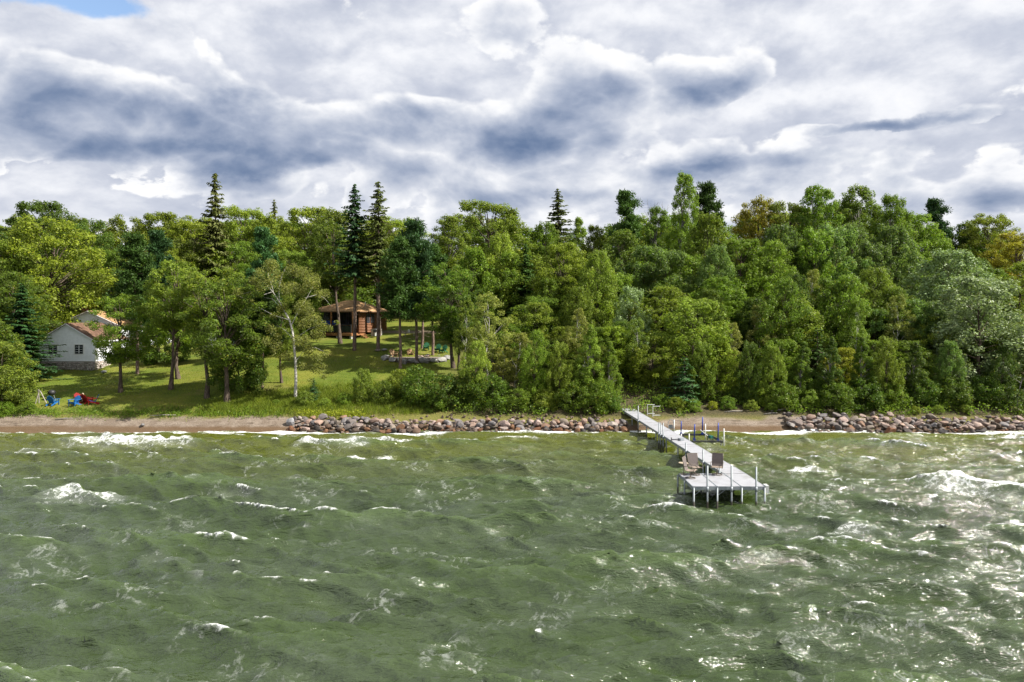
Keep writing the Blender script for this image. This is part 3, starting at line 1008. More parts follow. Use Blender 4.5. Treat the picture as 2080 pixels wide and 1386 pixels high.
# ------------------------------------------------------------------ trees, one line each: name, shape, photo column, distance, top row, width, colour, label
L = 'leafy_tree'
TREES = [
    # left bank and lawn
    ('waterside_tree', 'bushy0', 2, 65.8, 690, 135, 'LG', 'bright green bushy tree leaning over the beach at the far left', None),
    ('waterside_tree', 'bushy1', -35, 67.5, 640, 150, 'G', 'green bushy tree cut by the left edge above the beach', None),
    ('spruce_tree', 'spruce0', 44, 76.0, 575, 112, 'BG', 'dark green spruce covering the left corner of the white cottage', None),
    ('maple_tree', 'broad0', 88, 90.0, 432, 235, 'YG', 'large round yellow-green maple towering over the white cottage', None),
    ('maple_tree', 'broad1', -20, 86.0, 470, 190, 'G', 'round green tree cut by the left edge above the cottage', None),
    ('maple_tree', 'broad2', 20, 80.0, 545, 150, 'MG', 'shaded green tree left of the cottage gable, behind the spruce', None),
    (L, 'broad2', 78, 112.0, 400, 189, 'DG', 'dark round tree crown topping the skyline at the far left', None),
    (L, 'broad3', 180, 108.0, 436, 128, 'DG', 'dark tree crown in the skyline dip right of the large maple', None),
    (L, 'broad3', 160, 100.0, 520, 130, 'OL', 'olive tree behind the roof of the white cottage', None),
    ('lawn_tree', 'lawn0', 245, 71, 590, 125, 'G', 'slim dark-trunked tree on the lawn in front of the cottage side wall', 797),
    ('pine_tree', 'pine0', 279, 79, 480, 100, 'PG', 'tall pine with thick trunk just right of the white cottage', 760),
    ('pine_tree', 'pinefull', 322, 92.0, 468, 85, 'BG', 'blue-green pine crown showing among leafy trees right of the cottage', None),
    ('lawn_tree', 'high0', 347, 72, 520, 140, 'LG', 'pale green tree with straight grey trunk, nearer of two on the lawn', 791),
    ('lawn_tree', 'lawn2', 362, 77, 545, 130, 'G', 'tree with pale flared trunk just behind the straight grey trunk', 770),
    ('lawn_tree', 'high1', 420, 69, 530, 150, 'OL', 'yellow-tipped tree with a dark trunk left of the stout trunk', 808),
    ('lawn_tree', 'lawn0', 461, 67.5, 555, 170, 'MG', 'tree with a stout flared trunk at the foot of the lawn', 822),
    ('lawn_tree', 'bushy2', 487, 69.0, 625, 115, 'MG', 'low dark green leafy tree between stout trunk and white birch', None),
    ('pine_tree', 'pine1', 532, 70.5, 560, 85, 'PG', 'slender dark-trunked pine left of the white birch', 791),
    ('pine_tree', 'pinefull', 536, 84.0, 462, 85, 'BG', 'dense blue-green pine top above the white birch', None),
    ('lawn_tree', 'lawn1', 572, 76.0, 580, 80, 'OL', 'small olive tree with a short trunk behind the white birch', 778),
    ('birch_tree', 'fbirch', 600, 67.0, 535, 182, 'BI', 'white-barked birch with arching pale limbs above the end of the beach', 812),
    (L, 'bushy1', 335, 86.0, 610, 120, 'MG', 'leafy tree hanging low behind the pale-green lawn tree', None),
    (L, 'bushy0', 560, 84.0, 620, 90, 'MG', 'leafy tree hanging low behind the white birch', None),
    (L, 'bushy2', 600, 92.0, 590, 90, 'G', 'leafy tree hanging low left of the cabin', None),
    (L, 'broad1', 300, 98.0, 470, 160, 'YG', 'yellow-green tree behind the trees right of the cottage roof', None),
    (L, 'broad0', 380, 104.0, 480, 150, 'OL', 'olive-green tree midway up the slope behind the lawn trunks', None),
    (L, 'tall1', 430, 104.0, 500, 130, 'YG', 'tree with golden leaves near its top behind the stout trunk', None),
    (L, 'broad2', 245, 105.0, 500, 140, 'G', 'green tree over the back roof of the white house', None),
    (L, 'broad3', 470, 106.0, 480, 140, 'G', 'green tree on the slope below the tall ragged spruce', None),
    (L, 'broad1', 590, 92.0, 500, 110, 'LG', 'pale green tree right of the dense blue-green pine', None),
    ('spruce_tree', 'spruce1', 437, 103.0, 350, 95, 'SP', 'tall ragged dark spruce rising highest on the left skyline', None),
    ('spruce_tree', 'spruce0', 557, 125.0, 405, 60, 'SP', 'tiny spruce tip poking above the yellow-green skyline', None),
    (L, 'broad0', 250, 118.0, 432, 148, 'YG', 'yellow-green skyline tree right of the dip beside the maple', None),
    (L, 'broad2', 325, 120.0, 424, 148, 'YG', 'yellow-green skyline tree left of the tall ragged spruce', None),
    (L, 'broad3', 395, 118.0, 430, 135, 'YG', 'golden-green skyline tree touching the ragged spruce on its left', None),
    (L, 'broad1', 490, 118.0, 410, 148, 'YG', 'yellow-green skyline tree touching the ragged spruce on its right', None),
    (L, 'broad0', 545, 116.0, 428, 121, 'YG', 'yellow-green skyline tree below the tiny spruce tip', None),
    (L, 'broad2', 625, 112.0, 414, 189, 'YG', 'wide yellow-green skyline tree left of the two tall spires', None),
    (L, 'tall2', 675, 108.0, 418, 121, 'OL', 'olive skyline tree just left of the greener spire', None),
    (L, 'broad3', 800, 112.0, 432, 162, 'YG', 'golden-green skyline tree right of the two tall spires', None),
    (L, 'broad1', 740, 114.0, 432, 148, 'YG', 'yellow-green skyline tree between the two tall spires', None),
    # round the log cabin and the fire pit
    ('spruce_tree', 'spire0', 720, 85, 374, 90, 'BG', 'tall green spire-shaped spruce with bare trunk in front of the cabin', 712),
    ('spruce_tree', 'spire1', 768, 85, 368, 80, 'SP', 'tall brownish spire-shaped spruce with bare trunk at the cabin corner', 712),
    ('leaning_tree', 'high0', 691, 90, 440, 120, 'OL', 'tree with leaning trunk in front of the cabin porch', 698),
    (L, 'high1', 769, 96.5, 440, 130, 'OL', 'thick dark-trunked tree beside the cabin end wall', 683),
    (L, 'broad1', 660, 106.0, 480, 202, 'MG', 'green tree behind the cabin roof', None),
    (L, 'broad0', 735, 118.0, 500, 202, 'DG', 'dark green tree mass behind the cabin on the hill', None),
    ('pine_tree', 'pine2', 813, 77.5, 485, 95, 'PG', 'slim pine whose trunk stands in front of the stone fire pit', 750),
    ('pine_tree', 'pine0', 846, 79, 452, 100, 'BG', 'tall pine with pale patchy trunk at the middle of the fire pit', 738),
    ('pine_tree', 'pine1', 857, 86, 520, 90, 'PG', 'reddish-trunked pine behind the fire pit', 708),
    ('pine_tree', 'pine2', 879, 82, 500, 95, 'PG', 'dark straight-trunked pine at the right of the fire pit', 722),
    ('lawn_tree', 'lawn1', 921, 76.5, 530, 130, 'MG', 'dark-trunked tree with spreading roots at the right edge of the lawn', 748),
    ('lawn_tree', 'lawn0', 932, 75.5, 560, 100, 'DG', 'thinner dark trunk close beside the spreading-rooted tree', 752),
    (L, 'tall0', 905, 98.0, 432, 120, 'OL', 'olive tree right of the pines on the skyline', None),
    (L, 'broad1', 985, 110.0, 400, 216, 'OL', 'broad dark-olive tree forming the middle skyline dome', None),
    (L, 'tall3', 955, 90.0, 500, 110, 'G', 'green tree below the dark-olive skyline dome', None),
    (L, 'plume0', 1020, 92.0, 470, 95, 'LG', 'fresh green plume-shaped tree below the dark-olive dome', None),
    ('spruce_tree', 'spruce1', 1068, 90.0, 495, 70, 'PG', 'dark slender conifer amid pale trees in the middle of the wood', None),
    ('spruce_tree', 'spruce0', 1133, 120.0, 383, 95, 'SP', 'lone dark spruce top right of the middle skyline dome', None),
    (L, 'plume1', 1110, 112.0, 448, 90, 'G', 'feathery green tree under the lone dark spruce top', None),
    (L, 'plume2', 1165, 110.0, 435, 70, 'LG', 'feathery pale tree right of the lone dark spruce top', None),
    (L, 'tall4', 1200, 108.0, 450, 81, 'OL', 'thin-leaved tree between lone spruce top and dark pine', None),
    ('birch_tree', 'birch0', 992, 71.0, 585, 95, 'BI', 'young birch with pale trunk at the right of the lawn', None),
    ('birch_tree', 'birch1', 1045, 68.5, 670, 85, 'BI', 'double-stemmed small birch above the boulders', None),
    ('birch_tree', 'birch0', 1025, 69.5, 700, 60, 'BI', 'slim birch just left of the double-stemmed small birch', None),
    (L, 'broad2', 1140, 86.0, 488, 135, 'YG', 'yellowish tree in the middle of the wood left of the pale plume', None),
    (L, 'plume1', 1218, 81.0, 505, 95, 'LG', 'pale green plume-shaped tree left of the small silver poplar', None),
    (L, 'plume0', 1180, 78.0, 580, 85, 'LG', 'light green slender tree below the yellowish tree', None),
    ('poplar_tree', 'plume2', 1280, 77.0, 578, 80, 'SV', 'small silvery poplar above the shore end of the dock', None),
    (L, 'tall2', 1255, 96.0, 465, 130, 'G', 'green domed tree left below the dark skyline pine', None),
    (L, 'broad3', 1090, 80.0, 600, 130, 'MG', 'dark green tree behind the small birches', None),
    (L, 'bushy3', 1110, 72.0, 690, 120, 'G', 'green low tree above the boulders left of the dock', None),
    (L, 'bushy1', 1150, 68.5, 730, 100, 'OL', 'brownish-olive low tree above the boulders', None),
    (L, 'bushy0', 1205, 69.0, 700, 105, 'OL', 'olive low tree left of the dock landing', None),
    (L, 'bushy2', 1250, 72.0, 660, 110, 'YG', 'yellow-green low tree behind the dock landing', None),
    # right: skyline
    ('pine_tree', 'pinefull', 1272, 106.0, 388, 85, 'PG', 'dark pine on the skyline left of the bare dead tree', None),
    ('dead_tree', 'dead0', 1315, 112.0, 345, 80, 'G', 'bare dead tree reaching into the sky', None),
    ('poplar_tree', 'tall0', 1378, 98.0, 342, 82, 'G', 'tallest poplar with bare grey trunk on the skyline', None),
    ('pine_tree', 'pine0', 1440, 104.0, 376, 85, 'PG', 'dark pine just right of the tallest poplar', None),
    (L, 'tall1', 1325, 102.0, 412, 90, 'G', 'green tree between bare dead tree and tallest poplar', None),
    ('maple_tree', 'broad0', 1535, 106.0, 392, 125, 'OR', 'orange-tinged maple on the skyline', None),
    ('poplar_tree', 'tall2', 1645, 100.0, 364, 130, 'G', 'tall poplar right of the orange-tinged maple', None),
    ('poplar_tree', 'tall3', 1740, 101.0, 366, 130, 'G', 'tall poplar at the crest of the right skyline', None),
    ('poplar_tree', 'tall4', 1800, 97.0, 385, 110, 'G', 'poplar sloping down to the right from the crest', None),
    (L, 'broad1', 1600, 104.0, 402, 148, 'YG', 'yellow-green tree between orange maple and tall poplar', None),
    ('pine_tree', 'pinefull', 1900, 108.0, 404, 75, 'BG', 'blue-green pine on the right skyline', None),
    (L, 'broad2', 1850, 104.0, 428, 148, 'G', 'green tree left of the blue-green skyline pine', None),
    ('maple_tree', 'broad3', 2005, 108.0, 426, 125, 'YG', 'yellow-green round maple right of the blue-green pine', None),
    (L, 'broad0', 1950, 112.0, 445, 121, 'DG', 'dark tree between blue-green pine and round maple', None),
    ('maple_tree', 'broad1', 2065, 96.0, 465, 140, 'OR', 'orange-yellow maple at the right edge', None),
    # right: middle of the wood
    (L, 'tall4', 1330, 90.0, 500, 130, 'G', 'green tree in the wood below the bare dead tree', None),
    (L, 'tall1', 1430, 92.0, 430, 120, 'YG', 'yellow-green tree beside the trunk of the tallest poplar', None),
    (L, 'broad2', 1500, 88.0, 480, 160, 'G', 'layered green tree below the orange-tinged maple', None),
    (L, 'tall0', 1590, 90.0, 452, 130, 'GG', 'grey-green tree below the tall poplars', None),
    (L, 'tall3', 1690, 88.0, 450, 140, 'GG', 'grey-green tree in the centre of the right-hand wood', None),
    (L, 'tall2', 1800, 90.0, 455, 140, 'GG', 'grey-green leaning-crowned tree right of centre in the wood', None),
    (L, 'broad3', 1470, 80.0, 560, 150, 'MG', 'shaded green tree behind the boat lift', None),
    (L, 'broad0', 1560, 82.0, 560, 150, 'G', 'green tree halfway up the slope over the small sand beach', None),
    (L, 'broad1', 1340, 79.0, 580, 140, 'YG', 'yellowish tree behind the dock landing', None),
    ('maple_tree', 'bushy0', 1405, 71.5, 600, 165, 'LG', 'sunlit light green tree standing over the boat lift', None),
    (L, 'bushy3', 1325, 70.5, 680, 110, 'YG', 'yellowing thin tree right above the dock landing', None),
    ('spruce_tree', 'smallspruce', 1390, 67.0, 725, 85, 'BG', 'small dark spruce beside the dock landing', None),
    (L, 'bushy1', 1455, 69.0, 690, 100, 'YG', 'yellowish small tree at the left end of the small sand beach', None),
    (L, 'plume1', 1780, 78.0, 540, 115, 'LG', 'bright yellow-green slender tree in the right-hand wood', None),
    (L, 'bushy2', 1612, 74.0, 598, 150, 'LG', 'bright green tree over the right end of the small sand beach', None),
    (L, 'bushy0', 1580, 69.5, 685, 120, 'G', 'green low tree where the sand beach meets the boulders', None),
    ('yellow_tree', 'bushy3', 1708, 70.0, 705, 88, 'YE', 'small bright yellow-green tree above the right-hand boulders', None),
    ('conifer_tree', 'smallspruce', 1660, 70.5, 665, 95, 'PG', 'grey-trunked ragged conifer left of the small yellow-green tree', None),
    ('dead_tree', 'dead1', 1652, 75.5, 560, 110, 'G', 'grey leafless tree caught among green crowns', None),
    (L, 'bushy1', 1770, 71.5, 690, 130, 'G', 'green low tree right of the small yellow-green tree', None),
    (L, 'broad2', 1730, 80.0, 590, 140, 'MG', 'dark green tree behind the slender yellow-green one', None),
    (L, 'bushy2', 1845, 70.0, 690, 130, 'G', 'green low tree above the bright weeds on the boulders', None),
    (L, 'bushy3', 1880, 74.0, 640, 100, 'YG', 'tree with a yellow spray of leaves left of the silver poplar', None),
    ('poplar_tree', 'broad0', 1915, 80.0, 505, 190, 'SV', 'silver-leaved poplar, the farther of the two at the right', None),
    ('poplar_tree', 'bushy0', 1985, 71.0, 555, 215, 'SV', 'big silver-leaved poplar above the boulders at the right', None),
    (L, 'broad3', 2070, 84.0, 530, 140, 'YG', 'yellow-green tree behind the big silver poplar', None),
    (L, 'bushy1', 2085, 69.5, 690, 120, 'G', 'green tree cut by the right edge above the boulders', None),
    ('dead_tree', 'dead1', 2068, 65.6, 715, 120, 'G', 'grey dead branches reaching in from the right edge', None),
]
for nm, pr, px, Y, top, w, col, lab, base in TREES:
    tree(nm, pr, px, Y, top, w, col, lab, base, lean={'leaning_tree': -9}.get(nm), silver=col == 'SV', rz=0.0 if pr == 'fbirch' else None)

# pale stems that show among the leaves
STEMS = [(1295, 70.5, 640, 55, 'small birch with a pale stem behind the dock landing'), (1478, 70.0, 650, 55, 'small birch with a pale stem behind the boat lift'), (1545, 72.5, 610, 60, 'birch with a pale stem above the small sand beach'),
         (1735, 72.0, 600, 60, 'birch with a pale stem behind the small yellow-green tree'), (1825, 73.0, 590, 58, 'birch with a pale stem left of the farther silver poplar'), (1165, 72.0, 620, 58, 'birch with a pale stem in the wood left of the dock'),
         (948, 73.0, 600, 60, 'birch with a pale stem right of the spreading-rooted tree'), (1640, 78.0, 540, 62, 'birch with a pale stem high above the ragged conifer')]
for k, (px, Y, top, w, lab) in enumerate(STEMS):
    tree('birch_tree', 'birch%d' % (k % 2), px, Y, top, w, 'BI' if k % 3 else 'LG', lab)

# slim trees whose stems stand right behind the boulders
SLIM = [(965, 66.8, 690, 62, 'LG', 'slim pale tree rising between shrubs left of the small birches'),
        (1085, 66.8, 668, 66, 'G', 'slim tree right of the double-stemmed small birch'), (1135, 66.4, 690, 60, 'OL', 'slim olive tree standing right behind the boulders'),
        (1190, 66.6, 655, 62, 'LG', 'slim pale tree left of the dock landing'), (1232, 66.9, 690, 56, 'G', 'slim tree beside the dock landing'),
        (1425, 67.6, 690, 60, 'LG', 'slim tree right of the small dark spruce'), (1520, 67.0, 690, 56, 'MG', 'slim tree behind the small sand beach'),
        (1565, 66.6, 700, 60, 'LG', 'slim pale tree at the right end of the small sand beach'), (1625, 66.8, 690, 54, 'MG', 'slim tree right of the small sand beach'),
        (1680, 66.5, 680, 52, 'DG', 'slim tree between the ragged conifer and the small yellow-green tree'), (1745, 66.8, 680, 56, 'MG', 'slim tree just right of the small yellow-green tree'),
        (1800, 66.5, 680, 64, 'LG', 'slim pale tree above the right-hand boulders'), (1850, 66.9, 690, 54, 'DG', 'slim tree left of the bright weeds'),
        (1925, 67.3, 690, 60, 'GG', 'slim grey-green tree under the big silver poplar'), (2035, 66.8, 700, 56, 'DG', 'slim tree right of the big silver poplar')]
for k, (px, Y, top, w, col, lab) in enumerate(SLIM):
    tree('slim_tree', 'plume%d' % (k % 3), px, Y, top, w, col, lab)

# trees between the named ones, too alike to tell apart
SKY = np.array([(-150, 430), (0, 440), (60, 415), (130, 420), (180, 450), (270, 440), (400, 435), (540, 432), (620, 425), (740, 435), (840, 455), (890, 445), (960, 415), (1030, 420), (1070, 455), (1160, 450), (1210, 455),
                (1260, 420), (1330, 415), (1400, 400), (1490, 430), (1540, 412), (1620, 395), (1760, 385), (1820, 405), (1870, 435), (1950, 450), (2000, 440), (2080, 455), (2250, 460)])
frn = np.random.default_rng(99)


HUE = {'YG': 'yellow-green', 'OL': 'olive', 'G': 'green', 'MG': 'deep green', 'LG': 'pale green', 'GG': 'grey-green', 'DG': 'dark green'}
ORD = ['first', 'second', 'third', 'fourth', 'fifth', 'sixth', 'seventh', 'eighth', 'ninth', 'tenth', 'eleventh', 'twelfth']


def fill(x0, x1, step, Y0, Y1, drop, w, protos, cols, what, where, group):
    px = x0
    row = []
    while px < x1:
        q = px + frn.uniform(-.3, .3) * step
        top = float(np.interp(q, SKY[:, 0], SKY[:, 1])) + frn.uniform(*drop)
        row.append((q, protos[frn.integers(len(protos))], frn.uniform(Y0, Y1), top, frn.uniform(*w), cols[frn.integers(len(cols))]))
        px += step
    n = {}
    for q, pr, Y, top, ww, col in sorted(row):
        k = n.get(col, 0); n[col] = k + 1
        only = sum(1 for r_ in row if r_[5] == col) == 1
        lab = ('the only ' + HUE[col] + ' ' + what if only else ORD[k] + ' ' + HUE[col] + ' ' + what + ' from the left') + ' ' + where
        tree('leafy_tree', pr, q, Y, top, ww, col, lab, group=group)


fill(0, 640, 62, 122, 130, (4, 26), (140, 190), ['broad0', 'broad1', 'broad2', 'broad3'], ['YG', 'OL', 'G'], 'tree', 'at the back of the left-hand wood', 'trees at the back of the left-hand wood')
fill(870, 1240, 60, 118, 128, (12, 38), (130, 170), ['broad0', 'broad1', 'tall2', 'broad3'], ['MG', 'OL', 'G'], 'tree', 'at the back of the middle wood', 'trees at the back of the middle wood')
fill(1260, 2050, 62, 112, 122, (10, 38), (120, 165), ['tall0', 'tall1', 'broad2', 'tall3', 'broad3'], ['MG', 'G', 'YG', 'OL'], 'tree', 'at the back of the right-hand wood', 'trees at the back of the right-hand wood')
fill(970, 1310, 48, 82, 94, (65, 130), (90, 125), ['tall1', 'tall3', 'plume2', 'tall4'], ['G', 'MG', 'LG', 'YG'], 'upright tree', 'midway up the slope left of dock', 'trees in the thick of the wood left of the dock')
fill(1300, 2060, 52, 82, 93, (60, 120), (95, 135), ['tall0', 'tall1', 'tall2', 'tall4'], ['G', 'MG', 'GG', 'GG', 'DG'], 'upright tree', 'midway up the slope right of dock', 'trees in the thick of the wood right of the dock')
fill(1030, 1330, 44, 72, 79, (150, 240), (75, 105), ['plume0', 'plume1', 'plume2', 'bushy3'], ['G', 'MG', 'OL'], 'slender tree', 'low on the slope left of dock', 'slender trees low on the slope left of the dock')
fill(1440, 2060, 46, 72, 79, (150, 240), (80, 110), ['plume0', 'plume1', 'plume2', 'tall2', 'bushy2'], ['MG', 'G', 'DG', 'GG'], 'slender tree', 'low on the slope right of dock', 'slender trees low on the slope right of the dock')
fill(-20, 12, 60, 74, 80, (130, 190), (110, 140), ['bushy1', 'bushy2'], ['MG', 'DG'], 'small shaded tree', 'behind the spruce at the left edge', 'small trees at the left edge')

# shrubs along the bank
SHRUBS = [
    (620, 66.4, 795, 75, 'LG', 'bright green shrub at the foot of the white birch'), (660, 66.0, 808, 70, 'LG', 'yellow-green shrub right of the white birch'),
    (739, 67.0, 748, 58, 'LG', 'tall pale green shrub standing alone on the bank'), (700, 66.5, 798, 60, 'G', 'low green shrub left of the lone pale shrub'),
    (780, 67.2, 772, 70, 'OL', 'olive shrub right of the lone pale shrub'), (815, 69.0, 742, 80, 'YG', 'yellow-green shrub under the fire pit'),
    (850, 67.0, 740, 105, 'MG', 'big dark green shrub below the fire pit'), (905, 66.6, 752, 105, 'DG', 'big dark green shrub below the spreading-rooted tree'),
    (955, 67.0, 745, 100, 'MG', 'dark green shrub under the young birch'), (885, 65.6, 795, 90, 'MG', 'dark green shrub right on the middle boulders'),
    (1000, 66.0, 765, 95, 'MG', 'dark green shrub below the young birch'), (1050, 65.8, 775, 90, 'G', 'green shrub below the double-stemmed birch'),
    (1105, 65.8, 778, 85, 'OL', 'olive shrub above the boulders left of the dock'), (1165, 65.8, 770, 95, 'G', 'leafy green shrub above the boulders'),
    (1215, 66.0, 775, 90, 'G', 'round green shrub left of the dock landing'), (1240, 65.6, 800, 62, 'DG', 'small dark shrub touching the dock landing'),
    (1345, 66.6, 800, 72, 'G', 'green shrub behind the white pipe rails'), (1375, 65.6, 806, 66, 'YG', 'yellow-green shrub right of the white pipe rails'),
    (1448, 65.8, 815, 40, 'YE', 'small yellowing shrub at the small sand beach'), (1490, 67.6, 775, 75, 'DG', 'dark shrub at the back of the small sand beach'),
    (1540, 67.2, 780, 80, 'G', 'green shrub at the right of the small sand beach'), (1590, 66.0, 785, 85, 'G', 'green shrub over the left end of the right boulders'),
    (1640, 66.0, 780, 85, 'LG', 'green shrub under the ragged conifer'), (1700, 65.6, 785, 85, 'G', 'green shrub under the small yellow-green tree'),
    (1755, 66.2, 775, 90, 'DG', 'dark shrub right of the small yellow-green tree'), (1810, 66.4, 772, 90, 'G', 'green shrub left of the bright weeds'),
    (1870, 67.0, 770, 100, 'DG', 'dark shrub behind the bright weeds'), (1935, 66.6, 775, 95, 'MG', 'green shrub below the big silver poplar'),
    (2045, 66.0, 770, 90, 'DG', 'dark shrub at the right edge above the boulders'), (1995, 67.0, 770, 90, 'DG', 'dark shrub beside the leaning trunks'),
    (1478, 65.9, 805, 62, 'G', 'round shrub on the small sand beach'), (1525, 65.6, 812, 60, 'LG', 'pale low shrub on the small sand beach'), (1568, 65.3, 818, 52, 'G', 'low shrub at the right end of the small sand beach'), (1410, 65.4, 812, 50, 'G', 'low shrub under the sunlit tree by the boat lift'),
    (1905, 64.9, 822, 60, 'LG', 'left clump of bright green weeds among the right boulders'), (1960, 64.9, 822, 70, 'LG', 'right clump of bright green weeds among the right boulders'),
    (1860, 64.8, 825, 36, 'YG', 'small weedy clump left of the bright weeds'),
    (55, 64.7, 815, 60, 'G', 'low shrub at the left end of the beach'), (10, 64.5, 815, 90, 'G', 'wide low shrub at the left edge of the beach'),
    (560, 66.3, 812, 55, 'G', 'low shrub left of the white birch trunk'),
]
for i, (px, Y, top, w, col, lab) in enumerate(SHRUBS):
    tree('shrub', 'shrub%d' % (i % 3), px, Y, top + (random.uniform(-14, 14) if px > 800 and top < 790 else 0), w * random.uniform(.8, 1.1), col, lab, cat='shrub')
tree('young_pine', 'smallspruce', 637, 67.5, 768, 34, 'BG', 'small young pine right of the white birch', cat='tree')


# ground cover nobody could count
def cover(name, n, xr, yfun, hgt, size, aspect, col, seed, upright=False, mat=M_LEAF, clump=1.5):
    r = np.random.default_rng(seed)
    nc = max(1, n // 40)
    cx = r.uniform(*xr, nc)
    y0, y1 = yfun(cx)
    cy = y0 + (y1 - y0) * r.random(nc)
    ci = r.integers(nc, size=n)
    k = clump * (.4 + r.random(nc))
    x = cx[ci] + r.normal(size=n) * .28 * k[ci]; y = cy[ci] + r.normal(size=n) * .2 * k[ci]
    hh = hgt * (.4 + .9 * r.random(nc))
    z = ground(x, y) + (hh[ci] * r.random(n) ** .8 if not upright else size * .35)
    P = np.stack([x, y, z], -1)
    if upright:
        T = np.stack([r.normal(size=n) * .35 + .15, r.normal(size=n) * .3, np.ones(n)], -1)
        N = np.stack([r.normal(size=n), -np.ones(n) + r.normal(size=n) * .6, r.normal(size=n) * .2], -1)
    else:
        T = None
        N = r.normal(size=(n, 3)) + np.array([.0, -.2, .9])
    V = leaf_quads(P, N, size * (.6 + .8 * r.random(n)), aspect, r, T)
    o = put(name, quads_mesh(name, V, mat), None)
    o.color = (*COLS[col], 1)
    tag(o, kind='stuff')
    return o


tag(cover('undergrowth', 26000, (-6, 50), lambda x: (np.where((x > 15) & (x < 24), 66.3, 64.3), np.full_like(x, 72.0)), .8, .17, .6, 'G', 11), 'dark leafy undergrowth carpeting the wooded bank', 'undergrowth')
tag(cover('bank_weeds', 9000, (-50, -20), lambda x: (np.full_like(x, 64.0), np.full_like(x, 65.3)), .28, .12, .5, 'G', 12), 'low green weeds along the top of the beach', 'weeds')
tag(cover('tall_grass', 22000, (-27, -8), lambda x: (np.full_like(x, 64.6), np.interp(x, [-27, -20, -12, -8], [68.0, 70.5, 71.5, 70])), 0, .50, .07, 'OL', 13, True, clump=2.2), 'tall unmown grass on the bank below the lawn', 'grass')
tag(cover('goldenrod', 3600, (-18.6, -13.0), lambda x: (np.full_like(x, 63.9), np.full_like(x, 64.5)), .42, .10, .6, 'YE', 14), 'yellow-green goldenrod spilling over the boulders', 'wildflowers')
tag(cover('beach_grass', 5000, (-52, -20), lambda x: (np.full_like(x, 64.0), np.full_like(x, 65.8)), 0, .28, .09, 'G', 15, True), 'short grass fringe at the top of the beach', 'grass')
tag(cover('lawn_grass', 60000, (-58, -6), lambda x: (np.full_like(x, 66.2), np.full_like(x, 84.0)), 0, .13, .12, 'YG', 16, True, clump=5.0), 'short mown lawn grass on the slope', 'grass')

# ------------------------------------------------------------------ boulders of the shore
def rock_meshes(n, seed, sub=2):
    out = []
    for i in range(n):
        r = np.random.default_rng(seed + i)
        bm = bmesh.new()
        bmesh.ops.create_icosphere(bm, subdivisions=sub, radius=.5)
        s = np.array([1.0, .75 + .4 * r.random(), .6 + .3 * r.random()])
        pl = [(unit(r.normal(size=3)), .26 + .16 * r.random()) for _ in range(13)]
        for v in bm.verts:
            p = np.array(v.co)
            for nn, d in pl:
                e = p @ nn - d
                if e > 0: p = p - nn * e * .95
            p = p * (1 + r.normal() * .03) * s
            v.co = p
        me = bpy.data.meshes.new('boulder')
        bm.to_mesh(me); bm.free()
        me.materials.append(M_ROCK)
        me.polygons.foreach_set('use_smooth', [True] * len(me.polygons))
        me.set_sharp_from_angle(angle=R(24))
        out.append(me)
    return out


ROCKS = rock_meshes(12, 40)
PAL = [(.36, .30, .28), (.42, .33, .29), (.30, .28, .28), (.24, .23, .24), (.40, .29, .24), (.45, .40, .37), (.33, .21, .15), (.19, .17, .165), (.46, .36, .33), (.28, .24, .20)]
PALW = [(.22, .10, .05), (.15, .10, .07), (.10, .075, .06), (.24, .13, .07), (.085, .08, .08), (.16, .12, .10), (.07, .06, .055)]


def stone(parent, p, size, r, wet=False, name='boulder', rot=True):
    o = put(name, ROCKS[r.integers(len(ROCKS))], parent)
    o.location = p
    o.scale = (size * r.uniform(.85, 1.25), size * r.uniform(.8, 1.1), size * r.uniform(.75, 1.05))
    o.rotation_euler = (r.normal() * .3, r.normal() * .3, r.random() * 6.28)
    pal = PALW if wet else PAL
    c = np.array(pal[r.integers(len(pal))]) * r.uniform(.8, 1.2)
    o.color = (*(c * np.array([.56, .54, .52])), 1)
    return o


def riprap(name, label, u0, u1, seed, n_cap):
    r = np.random.default_rng(seed)
    root = thing(name, label, 'rock wall', ((u0 + u1 - 2080) / 2 / F * 63, 63, 0))
    inv = Vector(root.location)
    x0 = (u0 - 1040) / F * 62.5; x1 = (u1 - 1040) / F * 62.5
    L = x1 - x0
    cnt = 0
    rows = [(61.35, -.05, .55, .70), (61.8, .13, .56, .72), (62.25, .33, .56, .72), (62.75, .53, .56, .72), (63.25, .73, .56, .72), (63.8, .93, .52, .85)]
    for k, (Y, z, sz, step) in enumerate(rows):
        x = x0 + r.random() * .4
        while x < x1 and cnt < n_cap:
            s = sz * (.5 + 1.3 * r.random() ** 1.6)
            if k == 5 and r.random() < .3:
                x += s; continue
            yy = Y + r.normal() * .16
            stone(root, Vector((x, yy, z + r.normal() * .07 + .10)) - inv, s, r, wet=(k == 0 or (k == 1 and r.random() < .55)))
            x += s * step * .98 + .02
            cnt += 1
    # small stones that fill the joints
    mb = MB()
    base = ROCKS[0]
    bv = [Vector(v.co) for v in base.vertices][:]
    bf = [tuple(p.vertices) for p in base.polygons]
    for i in range(int(L * 11)):
        Y = r.uniform(61.1, 64.2); x = r.uniform(x0 - .3, x1 + .3)
        z = float(np.interp(Y, [61.1, 64.2], [-.12, 1.02]))
        s = r.uniform(.14, .34)
        M = Matrix.Rotation(r.random() * 6.28, 3, 'Z') @ Matrix.Rotation(r.random() * 3, 3, 'X')
        mb.add([M @ v * s + Vector((x, Y, z)) - inv for v in bv], bf)
    o = mb.build('filler_stones', M_ROCK, root)
    o.color = (.12, .09, .07, 1)
    tag(o, kind='stuff')
    return cnt


riprap('boulder_wall', 'long band of pinkish and grey boulders between the beach and the dock', 590, 1268, 3, 290)
riprap('boulder_wall', 'band of boulders along the shore at the right beyond the small sand beach', 1602, 2140, 4, 290)


